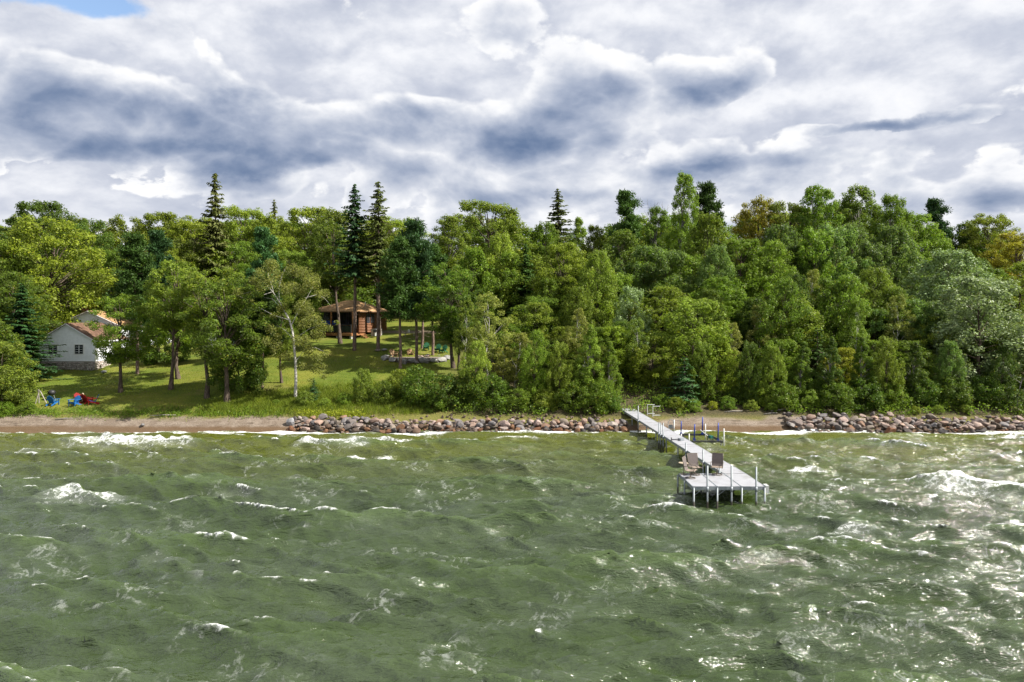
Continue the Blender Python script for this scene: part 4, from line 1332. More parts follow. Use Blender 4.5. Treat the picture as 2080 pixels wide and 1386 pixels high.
def lone(px, py, s, label, c, sq=(1, .8, .7), seed=1):
    r = np.random.default_rng(seed)
    p = hit(px, py)
    o = put('boulder', ROCKS[seed % len(ROCKS)])
    o.location = p + Vector((0, 0, s * .22)); o.scale = (s * sq[0], s * sq[1], s * sq[2]); o.rotation_euler = (0, 0, r.random() * 6)
    o.color = (*[v * .62 for v in c], 1)
    tag(o, label, 'rock')


lone(591, 862, 1.0, 'tall pale grey boulder at the left end of the long boulder band', (.40, .40, .42), (.8, .8, 1.3), 2)
lone(212, 759, .75, 'grey boulder on the lawn at the corner of the cottage', (.40, .40, .41), seed=5)
lone(780, 714, .8, 'grey boulder at the foot of the brownish spire-shaped spruce', (.42, .42, .41), seed=6)
lone(767, 714, .7, 'pinkish boulder touching the foot of the brownish spire-shaped spruce', (.38, .30, .27), seed=7)
lone(290, 866, .55, 'lone stone lying on the beach near the water', (.26, .25, .25), (1.3, .8, .5), 8)


# ------------------------------------------------------------------ fire pit
def fire_pit():
    c = hit(845, 731)
    root = thing('fire_pit', 'round stone-walled fire pit terrace on the lawn right of the cabin', 'fire pit', c)
    r = np.random.default_rng(8)
    RX, RY = 3.55, 2.3
    zb = -.15
    mb = MB()
    n = 28
    top = .24
    mb.add([(math.cos(6.283 * i / n) * RX * .93, math.sin(6.283 * i / n) * RY * .93 + .6, top) for i in range(n)] + [(math.cos(6.283 * i / n) * RX * .93, math.sin(6.283 * i / n) * RY * .93 + .6, -.5) for i in range(n)],
           [tuple(range(n))] + [(i, n + i, n + (i + 1) % n, (i + 1) % n) for i in range(n)])
    mb.build('gravel_floor', plain('fire_pit_gravel', (.16, .135, .105), .95, .25, 14.0), root)
    i = 0
    a = 0.0
    while a < 6.283:
        s = r.uniform(.55, 1.35)
        p = Vector((math.cos(a) * RX, math.sin(a) * RY + .6, .12 + .1 * math.sin(a)))
        o = stone(root, p, s, r)
        o.scale = (s * 1.2, s * .85, s * .75); o.rotation_euler = (0, 0, a + math.pi / 2)
        k = r.uniform(.9, 1.15)
        o.color = (.25 * k, .245 * k, .235 * k, 1)
        if math.sin(a) < .1 and r.random() < .8:
            s2 = r.uniform(.5, .85)
            o = stone(root, Vector((math.cos(a + .1) * (RX + .12), math.sin(a + .1) * (RY + .12) + .6, -.22)), s2, r)
            o.color = (.19, .175, .165, 1)
        a += s * 1.05 / math.hypot(RX * math.sin(a), RY * math.cos(a))
    for j in range(11):
        b = 6.283 * j / 11
        stone(root, Vector((.7 + math.cos(b) * .62, .7 + math.sin(b) * .5, top + .12)), .34, r, j % 3 == 0, 'hearth_stone')
    return c, top


FP, FPT = fire_pit()


# ------------------------------------------------------------------ adirondack chairs
def adirondack(label, loc, rz, seat_mat, frame_mat=None, group=None, tilt=0.0):
    frame_mat = frame_mat or seat_mat
    t = thing('adirondack_chair', label, 'chair', loc, rz, group)
    # faces -Y in its own space
    for s in (-1, 1):
        MB().bar((s * .30, -.36, 0), (s * .30, -.36, .55), .09, .035).build('leg', frame_mat, t)
        MB().bar((s * .27, -.40, .36), (s * .27, .50, .03), .035, .12).build('leg', frame_mat, t)
        mb = MB(); mb.box((s * .34, -.08, .565), (.15, .74, .03)); mb.build('armrest', frame_mat, t)
    for i in range(5):
        f = i / 4
        MB().box((0, -.36 + .46 * f, .375 - .15 * f), (.54, .10, .025), M=Matrix.Rotation(-.32, 4, 'X')).build('seat_slat', seat_mat, t)
    for i in range(5):
        x = (i - 2) * .115
        h = .80 - .05 * abs(i - 2) ** 1.5
        MB().bar((x * .85, .10, .18), (x * 1.05, .10 + h * .42, .18 + h * .92), .10, .025, up=(0, 1, .2)).build('back_slat', seat_mat, t)
    MB().box((0, .285, .56), (.66, .03, .07)).build('back_rail', frame_mat, t)
    return t


def on(px, py): return hit(px, py)


adirondack('blue chair seen from behind at the left of the beach group', on(107, 824), R(172), M_BLUE)
adirondack('blue chair facing the lake in the middle of the beach group', on(152, 825), R(-12), M_BLUE)
adirondack('red chair close behind the blue chair that faces the lake', on(161, 819), R(60), M_RED)
adirondack('red chair turned away from the lake, left of the two-coloured chair', on(176, 820), R(160), M_RED)
adirondack('blue chair with red arms in profile at the right of the beach group', on(190, 822), R(-68), M_BLUE, M_RED)
adirondack('brown chair at the left rim of the fire pit', Vector((FP.x - 2.55, FP.y + .55, FP.z + FPT)), R(40), M_BROWNWOOD)
adirondack('brown chair at the back of the fire pit beside the pale-trunked pine', Vector((FP.x - .95, FP.y + 2.2, FP.z + FPT)), R(20), M_BROWNWOOD)
adirondack('green chair behind the fire pit, leftmost of the three green ones', on(866, 712), R(0), M_GREEN)
adirondack('green chair behind the fire pit, middle of the three green ones', on(889, 715), R(-15), M_GREEN)
adirondack('green chair behind the fire pit, rightmost of the three green ones', on(901, 717), R(-25), M_GREEN)

# beach group: dark kettle grill, stacked tyre ring; driftwood poles
b = on(105, 813)
t = thing('kettle_grill', 'dark round kettle grill behind the leftmost blue chair', 'grill', b)
n = 14
pr = [(.02, .42), (.18, .45), (.30, .56), (.33, .68), (.31, .80), (.20, .90), (.03, .95)]
MB().add([(math.cos(6.283 * j / n) * rr, math.sin(6.283 * j / n) * rr, z) for rr, z in pr for j in range(n)], [(i * n + j, i * n + (j + 1) % n, (i + 1) * n + (j + 1) % n, (i + 1) * n + j) for i in range(len(pr) - 1) for j in range(n)]).build('bowl', M_BLACK, t, True)
for j in range(3):
    a = 6.283 * j / 3
    MB().tube([(math.cos(a) * .18, math.sin(a) * .18, .5), (math.cos(a) * .36, math.sin(a) * .36, 0)], .018, 6).build('leg', M_FRAME, t)
b = on(165, 818)
ring = []
n, m_ = 20, 8
for i in range(n):
    for j in range(m_):
        a = 6.283 * i / n; q = 6.283 * j / m_
        rr = .36 + .08 * math.cos(q)
        ring.append((.08 * math.sin(q), math.cos(a) * rr, .44 + math.sin(a) * rr))
o = MB().add(ring, [(i * m_ + j, ((i + 1) % n) * m_ + j, ((i + 1) % n) * m_ + (j + 1) % m_, i * m_ + (j + 1) % m_) for i in range(n) for j in range(m_)]).build('float_ring', M_TAN, None, True)
o.location = b; o.rotation_euler = (0, .15, R(40))
tag(o, 'tan ring propped upright beside the red chair', 'float ring')
b = on(78, 819)
for k, (x0, x1, h) in enumerate(((-.15, .05, 1.15), (.12, -.02, 1.25), (.75, .12, 1.1))):
    o = MB().bar((x0, .1 * k - .2, -.05), (x1, .05, h), .09, .05).build('leaning_pole', M_GREYWOOD)
    o.location = b
    tag(o, ['weathered grey pole on the left of the leaning bundle beside the beach bush', 'upright middle pole of the leaning bundle beside the beach bush', 'most slanted pole of the leaning bundle, its foot out to the right'][k], 'pole', 'poles leaning together at the beach')
for k, (px, py, a, ln) in enumerate(((1585, 835, .5, 2.2), (1565, 842, .2, 1.3), (130, 853, .1, 1.5), (330, 846, -.08, 2.4), (1490, 838, .05, 1.6))):
    p = on(px, py)
    d = Vector((math.cos(a), math.sin(a) * .7, .0)) * ln / 2
    o = MB().tube([-d + Vector((0, 0, .03)), Vector((.05, .06, .10)), d + Vector((0, 0, .12))], [.03, .055, .02], 6).build('driftwood', M_GREYWOOD, None, True)
    o.location = p
    lab = ['longest grey driftwood branch where the small sand beach meets the boulders', 'short driftwood stick low on the right of the small sand beach',
           'driftwood stick near the blue chairs on the beach', 'long driftwood branch in the middle of the left beach', 'driftwood stick in the middle of the small sand beach'][k]
    tag(o, lab, 'driftwood')


# ------------------------------------------------------------------ the dock
def dock():
    Z = 1.04
    t = thing('dock', 'grey panel dock on metal posts running from the shore to a platform', 'dock', (11, 50, 0))
    o0 = Vector(t.location)

    def B(mb, name, mat, smooth=False): 
        ob = mb.build(name, mat, t, smooth)
        ob.location = -o0
        return ob

    def panel(a, b, w, za, zb, inset=.03):
        a = Vector((a[0], a[1], za)); b = Vector((b[0], b[1], zb))
        d = (b - a).normalized()
        s = d.cross(Vector((0, 0, 1))).normalized()
        a2 = a + d * inset; b2 = b - d * inset
        mb = MB()
        hw = w / 2 - .03
        q = [a2 - s * hw, a2 + s * hw, b2 + s * hw, b2 - s * hw]
        up = Vector((0, 0, .022))
        mb.add([p + up for p in q] + [p - up for p in q], [(0, 1, 2, 3), (7, 6, 5, 4), (0, 4, 5, 1), (1, 5, 6, 2), (2, 6, 7, 3), (3, 7, 4, 0)])
        B(mb, 'deck_panel', M_DECK)
        for sg in (-1, 1):
            e = s * sg * (w / 2 - .012)
            B(MB().bar(a2 + e - Vector((0, 0, .06)), b2 + e - Vector((0, 0, .06)), .03, .17), 'side_rail', M_FRAME)
    # platform
    for i in range(3):
        x = 9.0 + 1.22 * (i + .5)
        panel((x, 36.85), (x, 39.95), 1.185, Z, Z)
    B(MB().bar((9.0, 36.83, Z - .06), (12.66, 36.83, Z - .06), .03, .18), 'front_rail', M_FRAME)
    B(MB().bar((9.0, 39.97, Z - .07), (11.42, 39.97, Z - .07), .03, .15), 'back_rail', M_FRAME)
    # walkway
    A = Vector((12.04, 39.98)); E = Vector((11.02, 61.0))
    ns = 7
    for i in range(ns):
        p = A.lerp(E, i / ns); q = A.lerp(E, (i + 1) / ns)
        panel(p, q, 1.22, Z, Z)
    G = Vector((10.25, 66.0))
    panel(E, E.lerp(G, .55), 1.22, Z, Z + .16); panel(E.lerp(G, .55), G, 1.22, Z + .16, Z + .30)

    def post(x, y, top, bot=None, rad=.045):
        bot = float(ground(x, y)) - .3 if bot is None else bot
        B(MB().tube([(x, y, bot), (x, y, top)], rad, 10), 'post', M_POST, True)

    def sleeve(x, y, z): B(MB().tube([(x, y, z - .16), (x, y, z + .07)], .062, 10), 'post_sleeve', M_FRAME, True)
    for x in (9.05, 10.22, 11.44, 12.58):
        post(x, 36.77, Z - .02)
    for x, top in ((9.72, 2.12), (10.92, 2.12), (12.15, 2.05)):
        post(x, 36.74, top); sleeve(x, 36.74, Z - .05)
    for x, y in ((8.95, 39.85), (10.22, 39.9), (11.40, 39.9), (12.68, 39.9), (12.68, 38.4)):
        post(x, y, Z - .03)
    post(8.95, 38.3, Z - .02)
    for a, b in (((9.05, .62), (9.5, .93)), ((10.22, .62), (10.7, .93)), ((11.44, .62), (11.92, .93)), ((12.58, .62), (12.15, .93))):
        B(MB().tube([(a[0], 36.78, a[1]), (b[0], 36.86, b[1])], .016, 6), 'brace', M_POST)
    B(MB().box((12.72, 36.98, Z - .10), (.16, .42, .36)), 'corner_bumper', M_WHITEPIPE)
    s = (E - A).normalized(); nrm = Vector((s.y, -s.x))
    for i in range(1, ns + 1):
        p = A.lerp(E, i / ns)
        for sg in (-1, 1):
            q = p + nrm * sg * .60
            post(q.x, q.y, Z - .03)
    for f, top in ((.16, 1.75), (.33, 1.55), (.60, 2.0), (.635, 1.9), (.66, 1.85), (.985, 2.25)):
        q = A.lerp(E, f) - nrm * .67
        post(q.x, q.y, top, rad=.04); sleeve(q.x, q.y, Z - .05)
    q = A.lerp(E, .02) - nrm * .68
    post(q.x, q.y, 1.62); sleeve(q.x, q.y, Z - .05)
    for f in (.35, .75):
        p = E.lerp(G, f)
        for sg in (-1, 1): post(p.x + sg * .55, p.y, Z + .05)


dock()


def sling_chair(label, loc, rz):
    t = thing('patio_chair', label, 'chair', loc, rz)
    w = .27
    # one-piece sling: seat and tall back (faces -Y)
    def sheet(pts, name, mat):
        mb = MB()
        for (y0, z0), (y1, z1) in zip(pts[:-1], pts[1:]):
            d = Vector((0, y1 - y0, z1 - z0)); nn = Vector((0, -d.z, d.y)).normalized() * .008
            a = [Vector((-w, y0, z0)), Vector((w, y0, z0)), Vector((w, y1, z1)), Vector((-w, y1, z1))]
            mb.add([p + nn for p in a] + [p - nn for p in a], [(0, 1, 2, 3), (7, 6, 5, 4), (0, 4, 5, 1), (1, 5, 6, 2), (2, 6, 7, 3), (3, 7, 4, 0)])
        mb.build(name, mat, t)
    sheet([(-.28, .42), (-.22, .44), (.0, .40), (.18, .42)], 'seat', M_SLINGSEAT)
    sheet([(.185, .43), (.235, .55), (.29, .80), (.36, 1.08)], 'backrest', M_SLING)
    for sg in (-1, 1):
        x = sg * (w + .015)
        MB().tube([(x, -.30, .41), (x, .0, .395), (x, .19, .42), (x, .24, .55), (x, .295, .80), (x, .365, 1.09)], .016, 6).build('side_frame', M_CHAIRFRAME, t, True)
        MB().tube([(x, -.24, .42), (x * 1.10, -.29, .55), (x * 1.14, -.22, .64), (x * 1.14, .02, .655), (x * 1.08, .2, .64), (x, .255, .62)], .017, 6).build('armrest', M_CHAIRFRAME, t, True)
    MB().tube([(-w, .365, 1.09), (w, .365, 1.09)], .016, 6).build('top_rail', M_CHAIRFRAME, t)
    MB().tube([(0, 0, .06), (0, 0, .39)], .03, 8).build('pedestal', M_CHAIRFRAME, t)
    n = 20
    rg = [(math.cos(6.283 * i / n) * .26, math.sin(6.283 * i / n) * .26, .02) for i in range(n + 1)]
    mb = MB().tube(rg, .017, 6, False)
    mb.bar((-.26, 0, .04), (.26, 0, .04), .03); mb.bar((0, -.26, .04), (0, .26, .04), .03)
    mb.build('swivel_base', M_CHAIRFRAME, t)
    return t


DZ = 1.066
sling_chair('brown sling chair turned sideways at the left corner of the dock platform', (9.36, 38.75, DZ), R(62))
sling_chair('brown sling chair facing the lake at the back of the dock platform', (9.80, 39.55, DZ), R(10))
sling_chair('brown sling chair at the corner where the walkway meets the platform', (11.00, 39.6, DZ), R(-20))
t = thing('side_table', 'small round tan table among the chairs on the dock', 'table', (9.22, 39.66, DZ))
MB().tube([(0, 0, .60), (0, 0, .63)], .27, 20).build('table_top', M_TAN, t)
MB().tube([(0, 0, .02), (0, 0, .60)], .025, 8).build('stem', M_CHAIRFRAME, t)
MB().tube([(0, 0, 0), (0, 0, .03)], .17, 14).build('base', M_CHAIRFRAME, t)
Pm = Vector((11.55, 50.6, DZ))
t = thing('dock_step', 'small grey metal step bracket lying on the dock walkway', 'bracket', Pm - Vector((.12, .0, 0)), R(30))
MB().box((.12, -.1, .08), (.34, .26, .16)).build('tread', M_FRAME, t)
MB().bar((-.45, .25, .06), (.0, -.05, .1), .06).build('arm', M_STEEL, t)
MB().bar((-.45, .25, .0), (-.45, .25, .2), .05).build('hook', M_STEEL, t)
t = thing('pipe_rails', 'pair of white pipe handrails at the shore end of the dock', 'handrail', (11.6, 62.3, 1.07))
for dx, dy in ((0.05, 1.2), (.30, .1)):
    mb = MB()
    mb.tube([(dx + .62, dy, .92), (dx, dy, .92), (dx, dy, .02)], .03, 8)
    mb.tube([(dx, dy, .16), (dx + .62, dy, .16)], .03, 8)
    mb.build('rail', M_WHITEPIPE, t)
MB().bar((.15, -.6, .06), (.42, -1.9, .05), .05).build('loose_bar', M_BROWNWOOD, t)

# ------------------------------------------------------------------ boat lift
t = thing('boat_lift', 'empty boat lift with blue guide posts standing beside the dock', 'boat lift', (14.3, 56, 0))
o0 = Vector(t.location)


def LB(mb, name, mat, smooth=False):
    ob = mb.build(name, mat, t, smooth)
    ob.location = -o0


fx0, fx1, bx0, bx1, fy, by = 13.25, 15.55, 13.05, 15.2, 54.4, 57.3
LB(MB().bar((fx0, fy, .36), (fx1, fy, .36), .12, .14), 'cross_beam', M_STEEL)
LB(MB().bar((bx0, by, .40), (bx1, by, .40), .12, .14), 'cross_beam', M_STEEL)
LB(MB().bar((fx0, fy, .30), (bx0, by, .34), .09, .10), 'side_beam', M_STEEL)
LB(MB().bar((fx1, fy, .30), (bx1, by, .34), .09, .10), 'side_beam', M_STEEL)
for x, y in ((fx0 + .1, fy), (fx1 - .15, fy), (bx0 + .25, by), (bx1 - .0, by)):
    LB(MB().tube([(x, y, -1.2), (x, y, .45)], .055, 8), 'leg', M_STEEL, True)
for x, y, b_, tp in ((13.10, 57.25, .5, 1.45), (14.75, 57.25, .5, 1.78), (13.45, 54.5, .5, 1.62), (15.2, 54.5, .45, 1.72)):
    LB(MB().tube([(x, y, b_), (x + .03, y, tp)], .046, 8), 'guide_post', M_LIFTBLUE, True)
    LB(MB().box((x, y, b_), (.16, .16, .14)), 'post_socket', M_LIFTBLUE)
for x, y, tp in ((13.02, 54.3, .95), (15.55, 54.2, 1.35), (12.6, 57.4, 1.55), (14.98, 57.2, 1.25), (12.65, 55.2, .8)):
    LB(MB().tube([(x, y, -.6), (x, y, tp)], .042, 8), 'white_upright', M_WHITEPIPE, True)
LB(MB().bar((14.75, 56.9, .62), (15.3, 54.6, .50), .07, .07), 'diagonal_strut', M_STEEL)
LB(MB().bar((14.55, 57.1, .80), (14.85, 56.0, .52), .05, .05), 'diagonal_strut', M_WHITEPIPE)
LB(MB().box((14.95, 55.5, .50), (.30, .26, .20), .5), 'winch', M_LIFTGREEN)
n = 18
LB(MB().tube([(12.35 + math.cos(6.283 * i / n) * .22, 57.4, 1.15 + math.sin(6.283 * i / n) * .42) for i in range(n + 1)], .02, 5, False), 'winch_wheel', M_FRAME)
LB(MB().box((12.35, 57.45, 1.0), (.30, .05, .30)), 'winch_box', M_FRAME)


# ------------------------------------------------------------------ white cottage
def window(parent, cx, cz, w, h, M, mull=1, frame=M_TRIM, dark=M_DARKFRAME):
    """M maps wall space (x along the wall, y out of it, z up) to the house"""
    f = MB()
    for q in (MB().box((0, .03, 0), (1, 1, 1)),): pass

    def bx(c, s): f.add([M @ (Vector(c) + Vector((sx * s[0] / 2, sy * s[1] / 2, sz * s[2] / 2))) for sz in (-1, 1) for sx, sy in ((-1, -1), (1, -1), (1, 1), (-1, 1))], [(3, 2, 1, 0), (4, 5, 6, 7), (0, 1, 5, 4), (1, 2, 6, 5), (2, 3, 7, 6), (3, 0, 4, 7)])
    bx((cx, .055, cz + h / 2 + .05), (w + .22, .05, .10)); bx((cx, .06, cz - h / 2 - .05), (w + .26, .06, .10))
    bx((cx - w / 2 - .055, .055, cz), (.11, .05, h)); bx((cx + w / 2 + .055, .055, cz), (.11, .05, h))
    win = f.build('window', frame, parent)

    def piece(c, s, name, mat, par):
        g = MB()
        g.add([M @ (Vector(c) + Vector((sx * s[0] / 2, sy * s[1] / 2, sz * s[2] / 2))) for sz in (-1, 1) for sx, sy in ((-1, -1), (1, -1), (1, 1), (-1, 1))], [(3, 2, 1, 0), (4, 5, 6, 7), (0, 1, 5, 4), (1, 2, 6, 5), (2, 3, 7, 6), (3, 0, 4, 7)])
        g.build(name, mat, par)
    for sg in (-1, 1):
        piece((cx + sg * w / 4, .038, cz), (w / 2 - .06, .02, h - .10), 'pane', M_GLASS, win)
    for z in (cz - h / 2 + .025, cz + h / 2 - .025): piece((cx, .05, z), (w, .03, .05), 'sash', dark, win)
    for x in (cx - w / 2 + .025, cx + w / 2 - .025): piece((x, .05, cz), (.05, .03, h - .10), 'sash', dark, win)
    if mull: piece((cx, .052, cz), (.06, .036, h - .10), 'mullion', frame, win)


def wall_M(origin, ang):
    return Matrix.Translation(Vector(origin)) @ Matrix.Rotation(ang, 4, 'Z')


def siding(parent, M, x0, x1, z0, z1, gable=None, exp=.26, mat=None, skip=()):
    """clapboards one by one; gable=(apex height above z1) tapers them"""
    z = z0
    top = z1 + (gable or 0)
    while z < top - .05:
        zz = min(z + exp, top)
        if z >= z1 and gable:
            f = 1 - (z - z1) / gable; g = max(0.0, 1 - (zz - z1) / gable)
        elif zz > z1 and gable:
            f = 1; g = 1 - (zz - z1) / gable
        else:
            f = g = 1
        c = (x0 + x1) / 2; hw = (x1 - x0) / 2
        a = [(c - hw * f, .052, z), (c + hw * f, .052, z), (c + hw * g, .012, zz - .008), (c - hw * g, .012, zz - .008)]
        bk = [(p[0], -.02, p[2]) for p in a]
        pts = [M @ Vector(p) for p in a + bk]
        MB().add(pts, [(3, 2, 1, 0), (4, 5, 6, 7), (0, 1, 5, 4), (1, 2, 6, 5), (2, 3, 7, 6), (3, 0, 4, 7)]).build('siding_board', mat or M_BOARD, parent)
        z = zz


def slab(a, b, c, d, th, name, mat, parent):
    a, b, c, d = map(Vector, (a, b, c, d))
    n = (b - a).cross(c - b).normalized() * th
    return MB().add([a, b, c, d, a - n, b - n, c - n, d - n], [(0, 1, 2, 3), (7, 6, 5, 4), (0, 4, 5, 1), (1, 5, 6, 2), (2, 6, 7, 3), (3, 7, 4, 0)]).build(name, mat, parent)


def stone_base(parent, x0, x1, y0, y1, z0, z1, seed):
    MB().box(((x0 + x1) / 2, (y0 + y1) / 2, (z0 + z1) / 2), (x1 - x0, y1 - y0, z1 - z0)).build('foundation', M_CONC, parent)
    r = np.random.default_rng(seed)
    mb = MB()
    bv = [Vector(v.co) for v in ROCKS[1].vertices]; bf = [tuple(p.vertices) for p in ROCKS[1].polygons]
    for side in (0, 1):
        ln = (x1 - x0) if side == 0 else (y1 - y0)
        z = z0 + .1
        while z < z1 - .05:
            u = r.random() * .2
            while u < ln:
                s = r.uniform(.26, .46)
                M = Matrix.Rotation(r.random() * 6.28, 3, 'Y')
                c = Vector((x0 + u, y0 - .01, z)) if side == 0 else Vector((x1 + .01, y0 + u, z))
                sc = Vector((s, .22, s * .7)) if side == 0 else Vector((.22, s, s * .7))
                mb.add([Vector(((M @ v).x * sc.x, (M @ v).y * sc.y, (M @ v).z * sc.z)) + c for v in bv], bf)
                u += s * .85
            z += .22
    o = mb.build('foundation_stones', plain('foundation_stone', (.36, .31, .28), .9, .5, 2.6), parent)
    tag(o, kind='stuff')


def gable_house(name, label, x0, x1, y0, y1, zg, zf, zw, rise, roofmat, over=.28):
    t = thing(name, label, 'house', ((x0 + x1) / 2, y0, zg))
    o0 = Vector(t.location)
    x0 -= o0.x; x1 -= o0.x; y1 -= o0.y; y0 = 0.0; zf -= o0.z; zw -= o0.z
    stone_base(t, x0 + .02, x1 - .02, y0 + .02, y1 - .02, -1.2, zf, 5)
    # core walls behind the boards
    cx = (x0 + x1) / 2
    pts = [(x0 + .03, zf), (x1 - .03, zf), (x1 - .03, zw), (cx, zw + rise - .03), (x0 + .03, zw)]
    MB().add([(p[0], y0 + .03, p[1]) for p in pts] + [(p[0], y1 - .03, p[1]) for p in pts], [(4, 3, 2, 1, 0), (5, 6, 7, 8, 9)] + [(i, (i + 1) % 5, 5 + (i + 1) % 5, 5 + i) for i in range(5)]).build('wall_core', M_TRIM, t)
    Mf = Matrix.Translation((0, y0, 0)) @ Matrix.Scale(-1, 4, (0, 1, 0))
    siding(t, Mf, x0, x1, zf, zw, rise)
    Mr = Matrix(((0, 1, 0, x1), (1, 0, 0, 0), (0, 0, 1, 0), (0, 0, 0, 1)))
    siding(t, Mr, y0, y1, zf, zw)
    for x, y in ((x0, y0), (x1, y0), (x1, y1)):
        MB().box((x, y, (zf + zw) / 2), (.12, .12, zw - zf)).build('corner_board', M_TRIM, t)
    sl = rise / ((x1 - x0) / 2)
    for sg, xe in ((1, x1), (-1, x0)):
        e = xe + sg * over; ze = zw - sl * over + .05; zr = zw + rise + .05
        a, b, c, d = (cx, y0 - over, zr), (e, y0 - over, ze), (e, y1 + over, ze), (cx, y1 + over, zr)
        if sg < 0: a, b, c, d = b, a, d, c
        slab(a, b, c, d, .09, 'roof', roofmat, t)
        MB().bar((cx, y0 - over - .02, zr - .10), (e, y0 - over - .02, ze - .10), .04, .20, up=(0, 1, 0)).build('barge_board', M_TRIM, t)
        MB().bar((e, y0 - over, ze - .10), (e, y1 + over, ze - .10), .05, .14).build('eave_board', M_TRIM, t)
    return t, Mf, Mr, o0


zg = float(ground(-49, 82)) - .1
t, Mf, Mr, o0 = gable_house('white_cottage', 'white clapboard cottage with brown roof on a stone foundation', -52.45, -46.3, 82.0, 88.6, zg, 4.64, 7.04, 1.8, M_SHINGLE)
zc = 5.95 - o0.z
window(t, -50.95 - o0.x, zc, .92, 1.0, Mf); window(t, -48.05 - o0.x, zc, .92, 1.0, Mf)
window(t, 1.75, zc, .85, 1.15, Mr); window(t, 4.6, zc, .85, 1.15, Mr)

# the two-storey white house behind it
zg2 = float(ground(-49, 91)) - .2
t, Mf, Mr, o0 = gable_house('white_house', 'taller white house with tan roof behind the cottage', -55.0, -47.2, 89.2, 98.5, zg2, 5.4, 8.55, 1.75, M_SHINGLE2)
MB().box((-1.0 - .2, 1.2, 10.35 - o0.z), (.55, .55, 1.0)).build('chimney', plain('brick_chimney', (.22, .10, .06), .9, .3, 8.0), t)
ux0, ux1, uy0, uy1, uz0, uz1 = -50.3 - o0.x, -45.6 - o0.x, 97.0 - o0.y, 101.5 - o0.y, 5.5 - o0.z, 11.25 - o0.z
MB().box(((ux0 + ux1) / 2, (uy0 + uy1) / 2, (uz0 + uz1) / 2), (ux1 - ux0, uy1 - uy0, uz1 - uz0)).build('upper_storey', M_TRIM, t)
cxu, cyu = (ux0 + ux1) / 2, (uy0 + uy1) / 2
MB().add([(ux0 - .3, uy0 - .3, uz1 + .02), (ux1 + .3, uy0 - .3, uz1 + .02), (ux1 + .3, uy1 + .3, uz1 + .02), (ux0 - .3, uy1 + .3, uz1 + .02), (cxu - .9, cyu, uz1 + 1.45), (cxu + .9, cyu, uz1 + 1.45)],
         [(0, 1, 5, 4), (1, 2, 5), (2, 3, 4, 5), (3, 0, 4), (3, 2, 1, 0)]).build('upper_roof', M_SHINGLE2, t)
Mu = Matrix.Translation((0, uy0, 0)) @ Matrix.Scale(-1, 4, (0, 1, 0))
for x in (cxu - 1.5, cxu, cxu + 1.5): window(t, x, uz1 - .75, 1.0, .9, Mu, 1)

# the white garage glimpsed through the trees
zg3 = float(ground(-36, 93)) - .2
t, Mf, Mr, o0 = gable_house('white_garage', 'white outbuilding half hidden behind the trees in the middle of the lawn', -39.5, -32.0, 95.0, 101.0, zg3, 5.9, 8.2, 1.3, M_SHINGLE)
window(t, -1.8, 7.2 - o0.z, 1.0, 1.0, Mf); window(t, 1.6, 7.2 - o0.z, 1.0, 1.0, Mf)


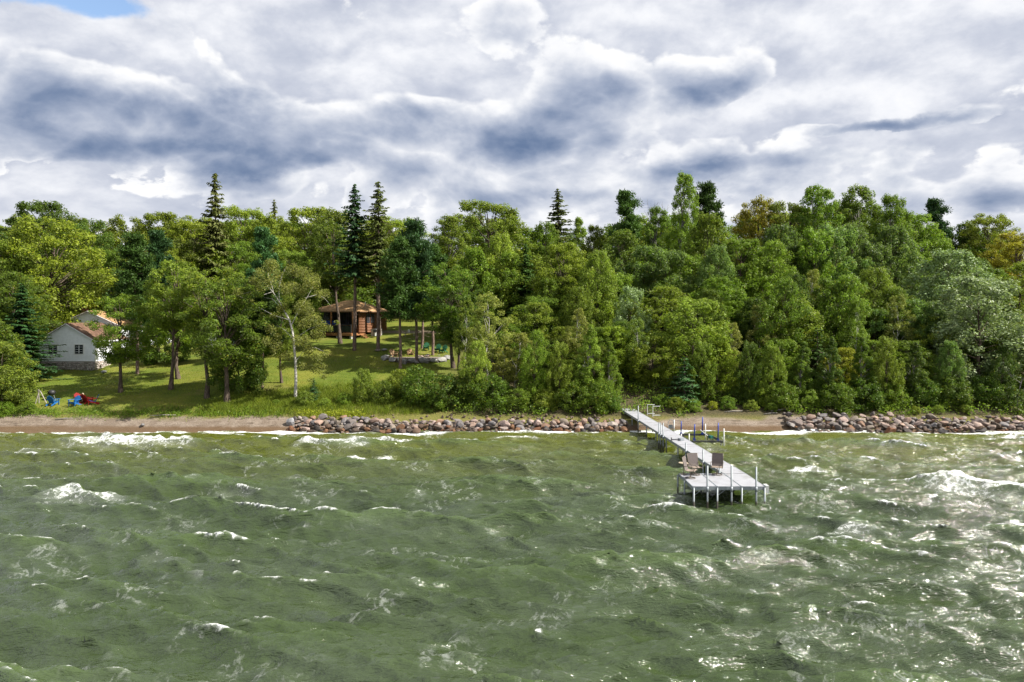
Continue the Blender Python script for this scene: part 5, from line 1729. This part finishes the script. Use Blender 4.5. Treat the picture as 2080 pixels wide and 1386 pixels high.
# ------------------------------------------------------------------ log cabin
def cabin():
    C = Vector((-19.3, 93.0))
    zb = 7.55
    t = thing('log_cabin', 'stained log cabin with hipped brown roof and raised porch on the hill', 'house', (C.x, C.y, zb), R(-25))
    # local: corner at origin, front wall along -x (faces -y), end wall along +y (faces +x)
    W_, D_, Hh = 7.0, 6.0, 2.72
    lh = .20
    # porch recess: dark glazed wall set back
    rec = 1.6
    MB().box((-W_ / 2, D_ / 2 + rec / 2, Hh / 2), (W_ - .2, D_ - rec - .2, Hh - .1)).build('wall_core', M_DARKFRAME, t)
    n = int(Hh / lh)
    for i in range(n):
        z = lh * (i + .5)
        MB().tube([(0, .0, z), (0, D_, z)], .108, 8).build('log', M_LOG, t, True)
        MB().tube([(-1.0, rec, z), (.12, rec, z)], .10, 8).build('log', M_LOG, t, True)
    for i in range(5):
        z = lh * (i + .5)
        MB().tube([(-W_, rec, z), (-1.0, rec, z)], .10, 8).build('log', M_LOG, t, True)
    Mr = Matrix(((0, 1, 0, .075), (1, 0, 0, 0), (0, 0, 1, 0), (0, 0, 0, 1)))
    for y in (1.75, 2.75):
        window(t, y, 1.85, .52, .95, Mr, 0, M_DARKFRAME, M_DARKFRAME)
    Mf = Matrix.Translation((0, rec - .08, 0)) @ Matrix.Scale(-1, 4, (0, 1, 0))
    for x in (-6.1, -4.85, -3.6, -2.3, -1.45):
        window(t, x, 1.80, 1.05 if x < -3 else .8, 1.5, Mf, 0, M_DARKFRAME, M_DARKFRAME)
    MB().box((-5.5, rec - .45, 1.25), (2.4, .10, .55)).build('blue_awning_cloth', plain('blue_cloth', (.02, .09, .55), .6), t)
    # roof: hipped, wide eaves
    ov = .75
    zr = Hh
    MB().add([(-W_ - ov, -ov, zr), (ov, -ov, zr), (ov, D_ + ov, zr), (-W_ - ov, D_ + ov, zr), (-4.2, D_ / 2, zr + 1.5), (-2.8, D_ / 2, zr + 1.5)], [(0, 1, 5, 4), (1, 2, 5), (2, 3, 4, 5), (3, 0, 4)]).build('roof', M_SHINGLE2, t)
    MB().box((-W_ / 2, D_ / 2, zr - .05), (W_ + 2 * ov, D_ + 2 * ov, .10)).build('soffit', plain('eave_brown', (.22, .13, .075), .7), t)
    MB().tube([(-.9, 2.6, zr + .3), (-.9, 2.6, zr + 1.25)], .06, 8).build('vent_pipe', M_WHITEPIPE, t)
    # deck
    for i in range(9):
        MB().box((-3.6, -1.15 + .30 * i, -.05), (6.9, .275, .05)).build('deck_board', M_DECKWOOD, t)
    MB().box((-3.6, -1.33, -.19), (6.9, .06, .34)).build('rim_board', M_DECKWOOD, t)
    MB().box((-.12, -.0, -.19), (.06, 2.6, .34)).build('rim_board', M_DECKWOOD, t)
    for x in (-6.8, -4.6, -2.4, -.3):
        MB().box((x, -1.15, -.95), (.24, .24, 1.25)).build('deck_pier', M_CONC, t)
    for x in (-6.9, -5.2, -3.5, -1.8, -.25):
        MB().box((x, -1.24, .5), (.07, .07, 1.0)).build('railing_post', M_STEEL, t)
    MB().box((-3.57, -1.24, 1.02), (6.7, .07, .05)).build('handrail', M_STEEL, t)
    for x in (-6.05, -4.35, -2.65, -1.02):
        MB().box((x, -1.24, .52), (1.45, .012, .80)).build('railing_glass', M_GLASS, t)
    for x in (-6.95, -3.5, -.12):
        MB().box((x, -1.05, 1.30), (.16, .16, 2.66)).build('porch_post', M_DECKWOOD, t)
    for k in range(4):
        MB().box((.28 + .28 * k, .2, -.10 - .17 * k), (.30, 1.2, .06)).build('stair_tread', M_DECKWOOD, t)
    return t, C, zb


CB, CC, CZ = cabin()
Mc = Matrix.Translation((CC.x, CC.y, CZ)) @ Matrix.Rotation(R(-25), 4, 'Z')
q = Mc @ Vector((1.35, 1.9, 0))
q.z = float(ground(q.x, q.y))
t = thing('heat_pump', 'grey box-shaped outdoor unit at the cabin end wall', 'appliance', q, R(-25))
MB().box((0, 0, .42), (.75, 1.3, .84)).build('casing', M_CONC, t)
MB().box((0, 0, .86), (.80, 1.36, .05)).build('lid', M_FRAME, t)
q = Mc @ Vector((1.9, .9, 0)); q.z = float(ground(q.x, q.y))
t = thing('barbecue', 'small dark barbecue beside the cabin steps', 'grill', q)
MB().box((0, 0, .82), (.5, .42, .28)).build('hood', M_BLACK, t)
for sx in (-.2, .2):
    for sy in (-.16, .16): MB().tube([(sx, sy, 0), (sx, sy, .7)], .02, 6).build('leg', M_BLACK, t)
MB().tube([(0, -.2, .2), (0, -.2, .55)], .13, 10).build('gas_bottle', M_WHITEPIPE, t)
p = hit(832, 683)
t = thing('picnic_bench', 'low grey bench on the lawn behind the fire pit', 'bench', p, .1)
MB().box((0, 0, .42), (1.5, .38, .06)).build('seat', M_GREYWOOD, t)
for s in (-.55, .55): MB().box((s, 0, .19), (.08, .34, .40)).build('leg', M_GREYWOOD, t)
o = MB().tube([(0, 0, 0), (0, 0, .30), (0, 0, .36)], [.12, .13, .08], 12).build('white_jug', M_WHITEPIPE)
o.location = p + Vector((-.1, 0, .451))
tag(o, 'white jug standing on the low grey bench', 'jug')
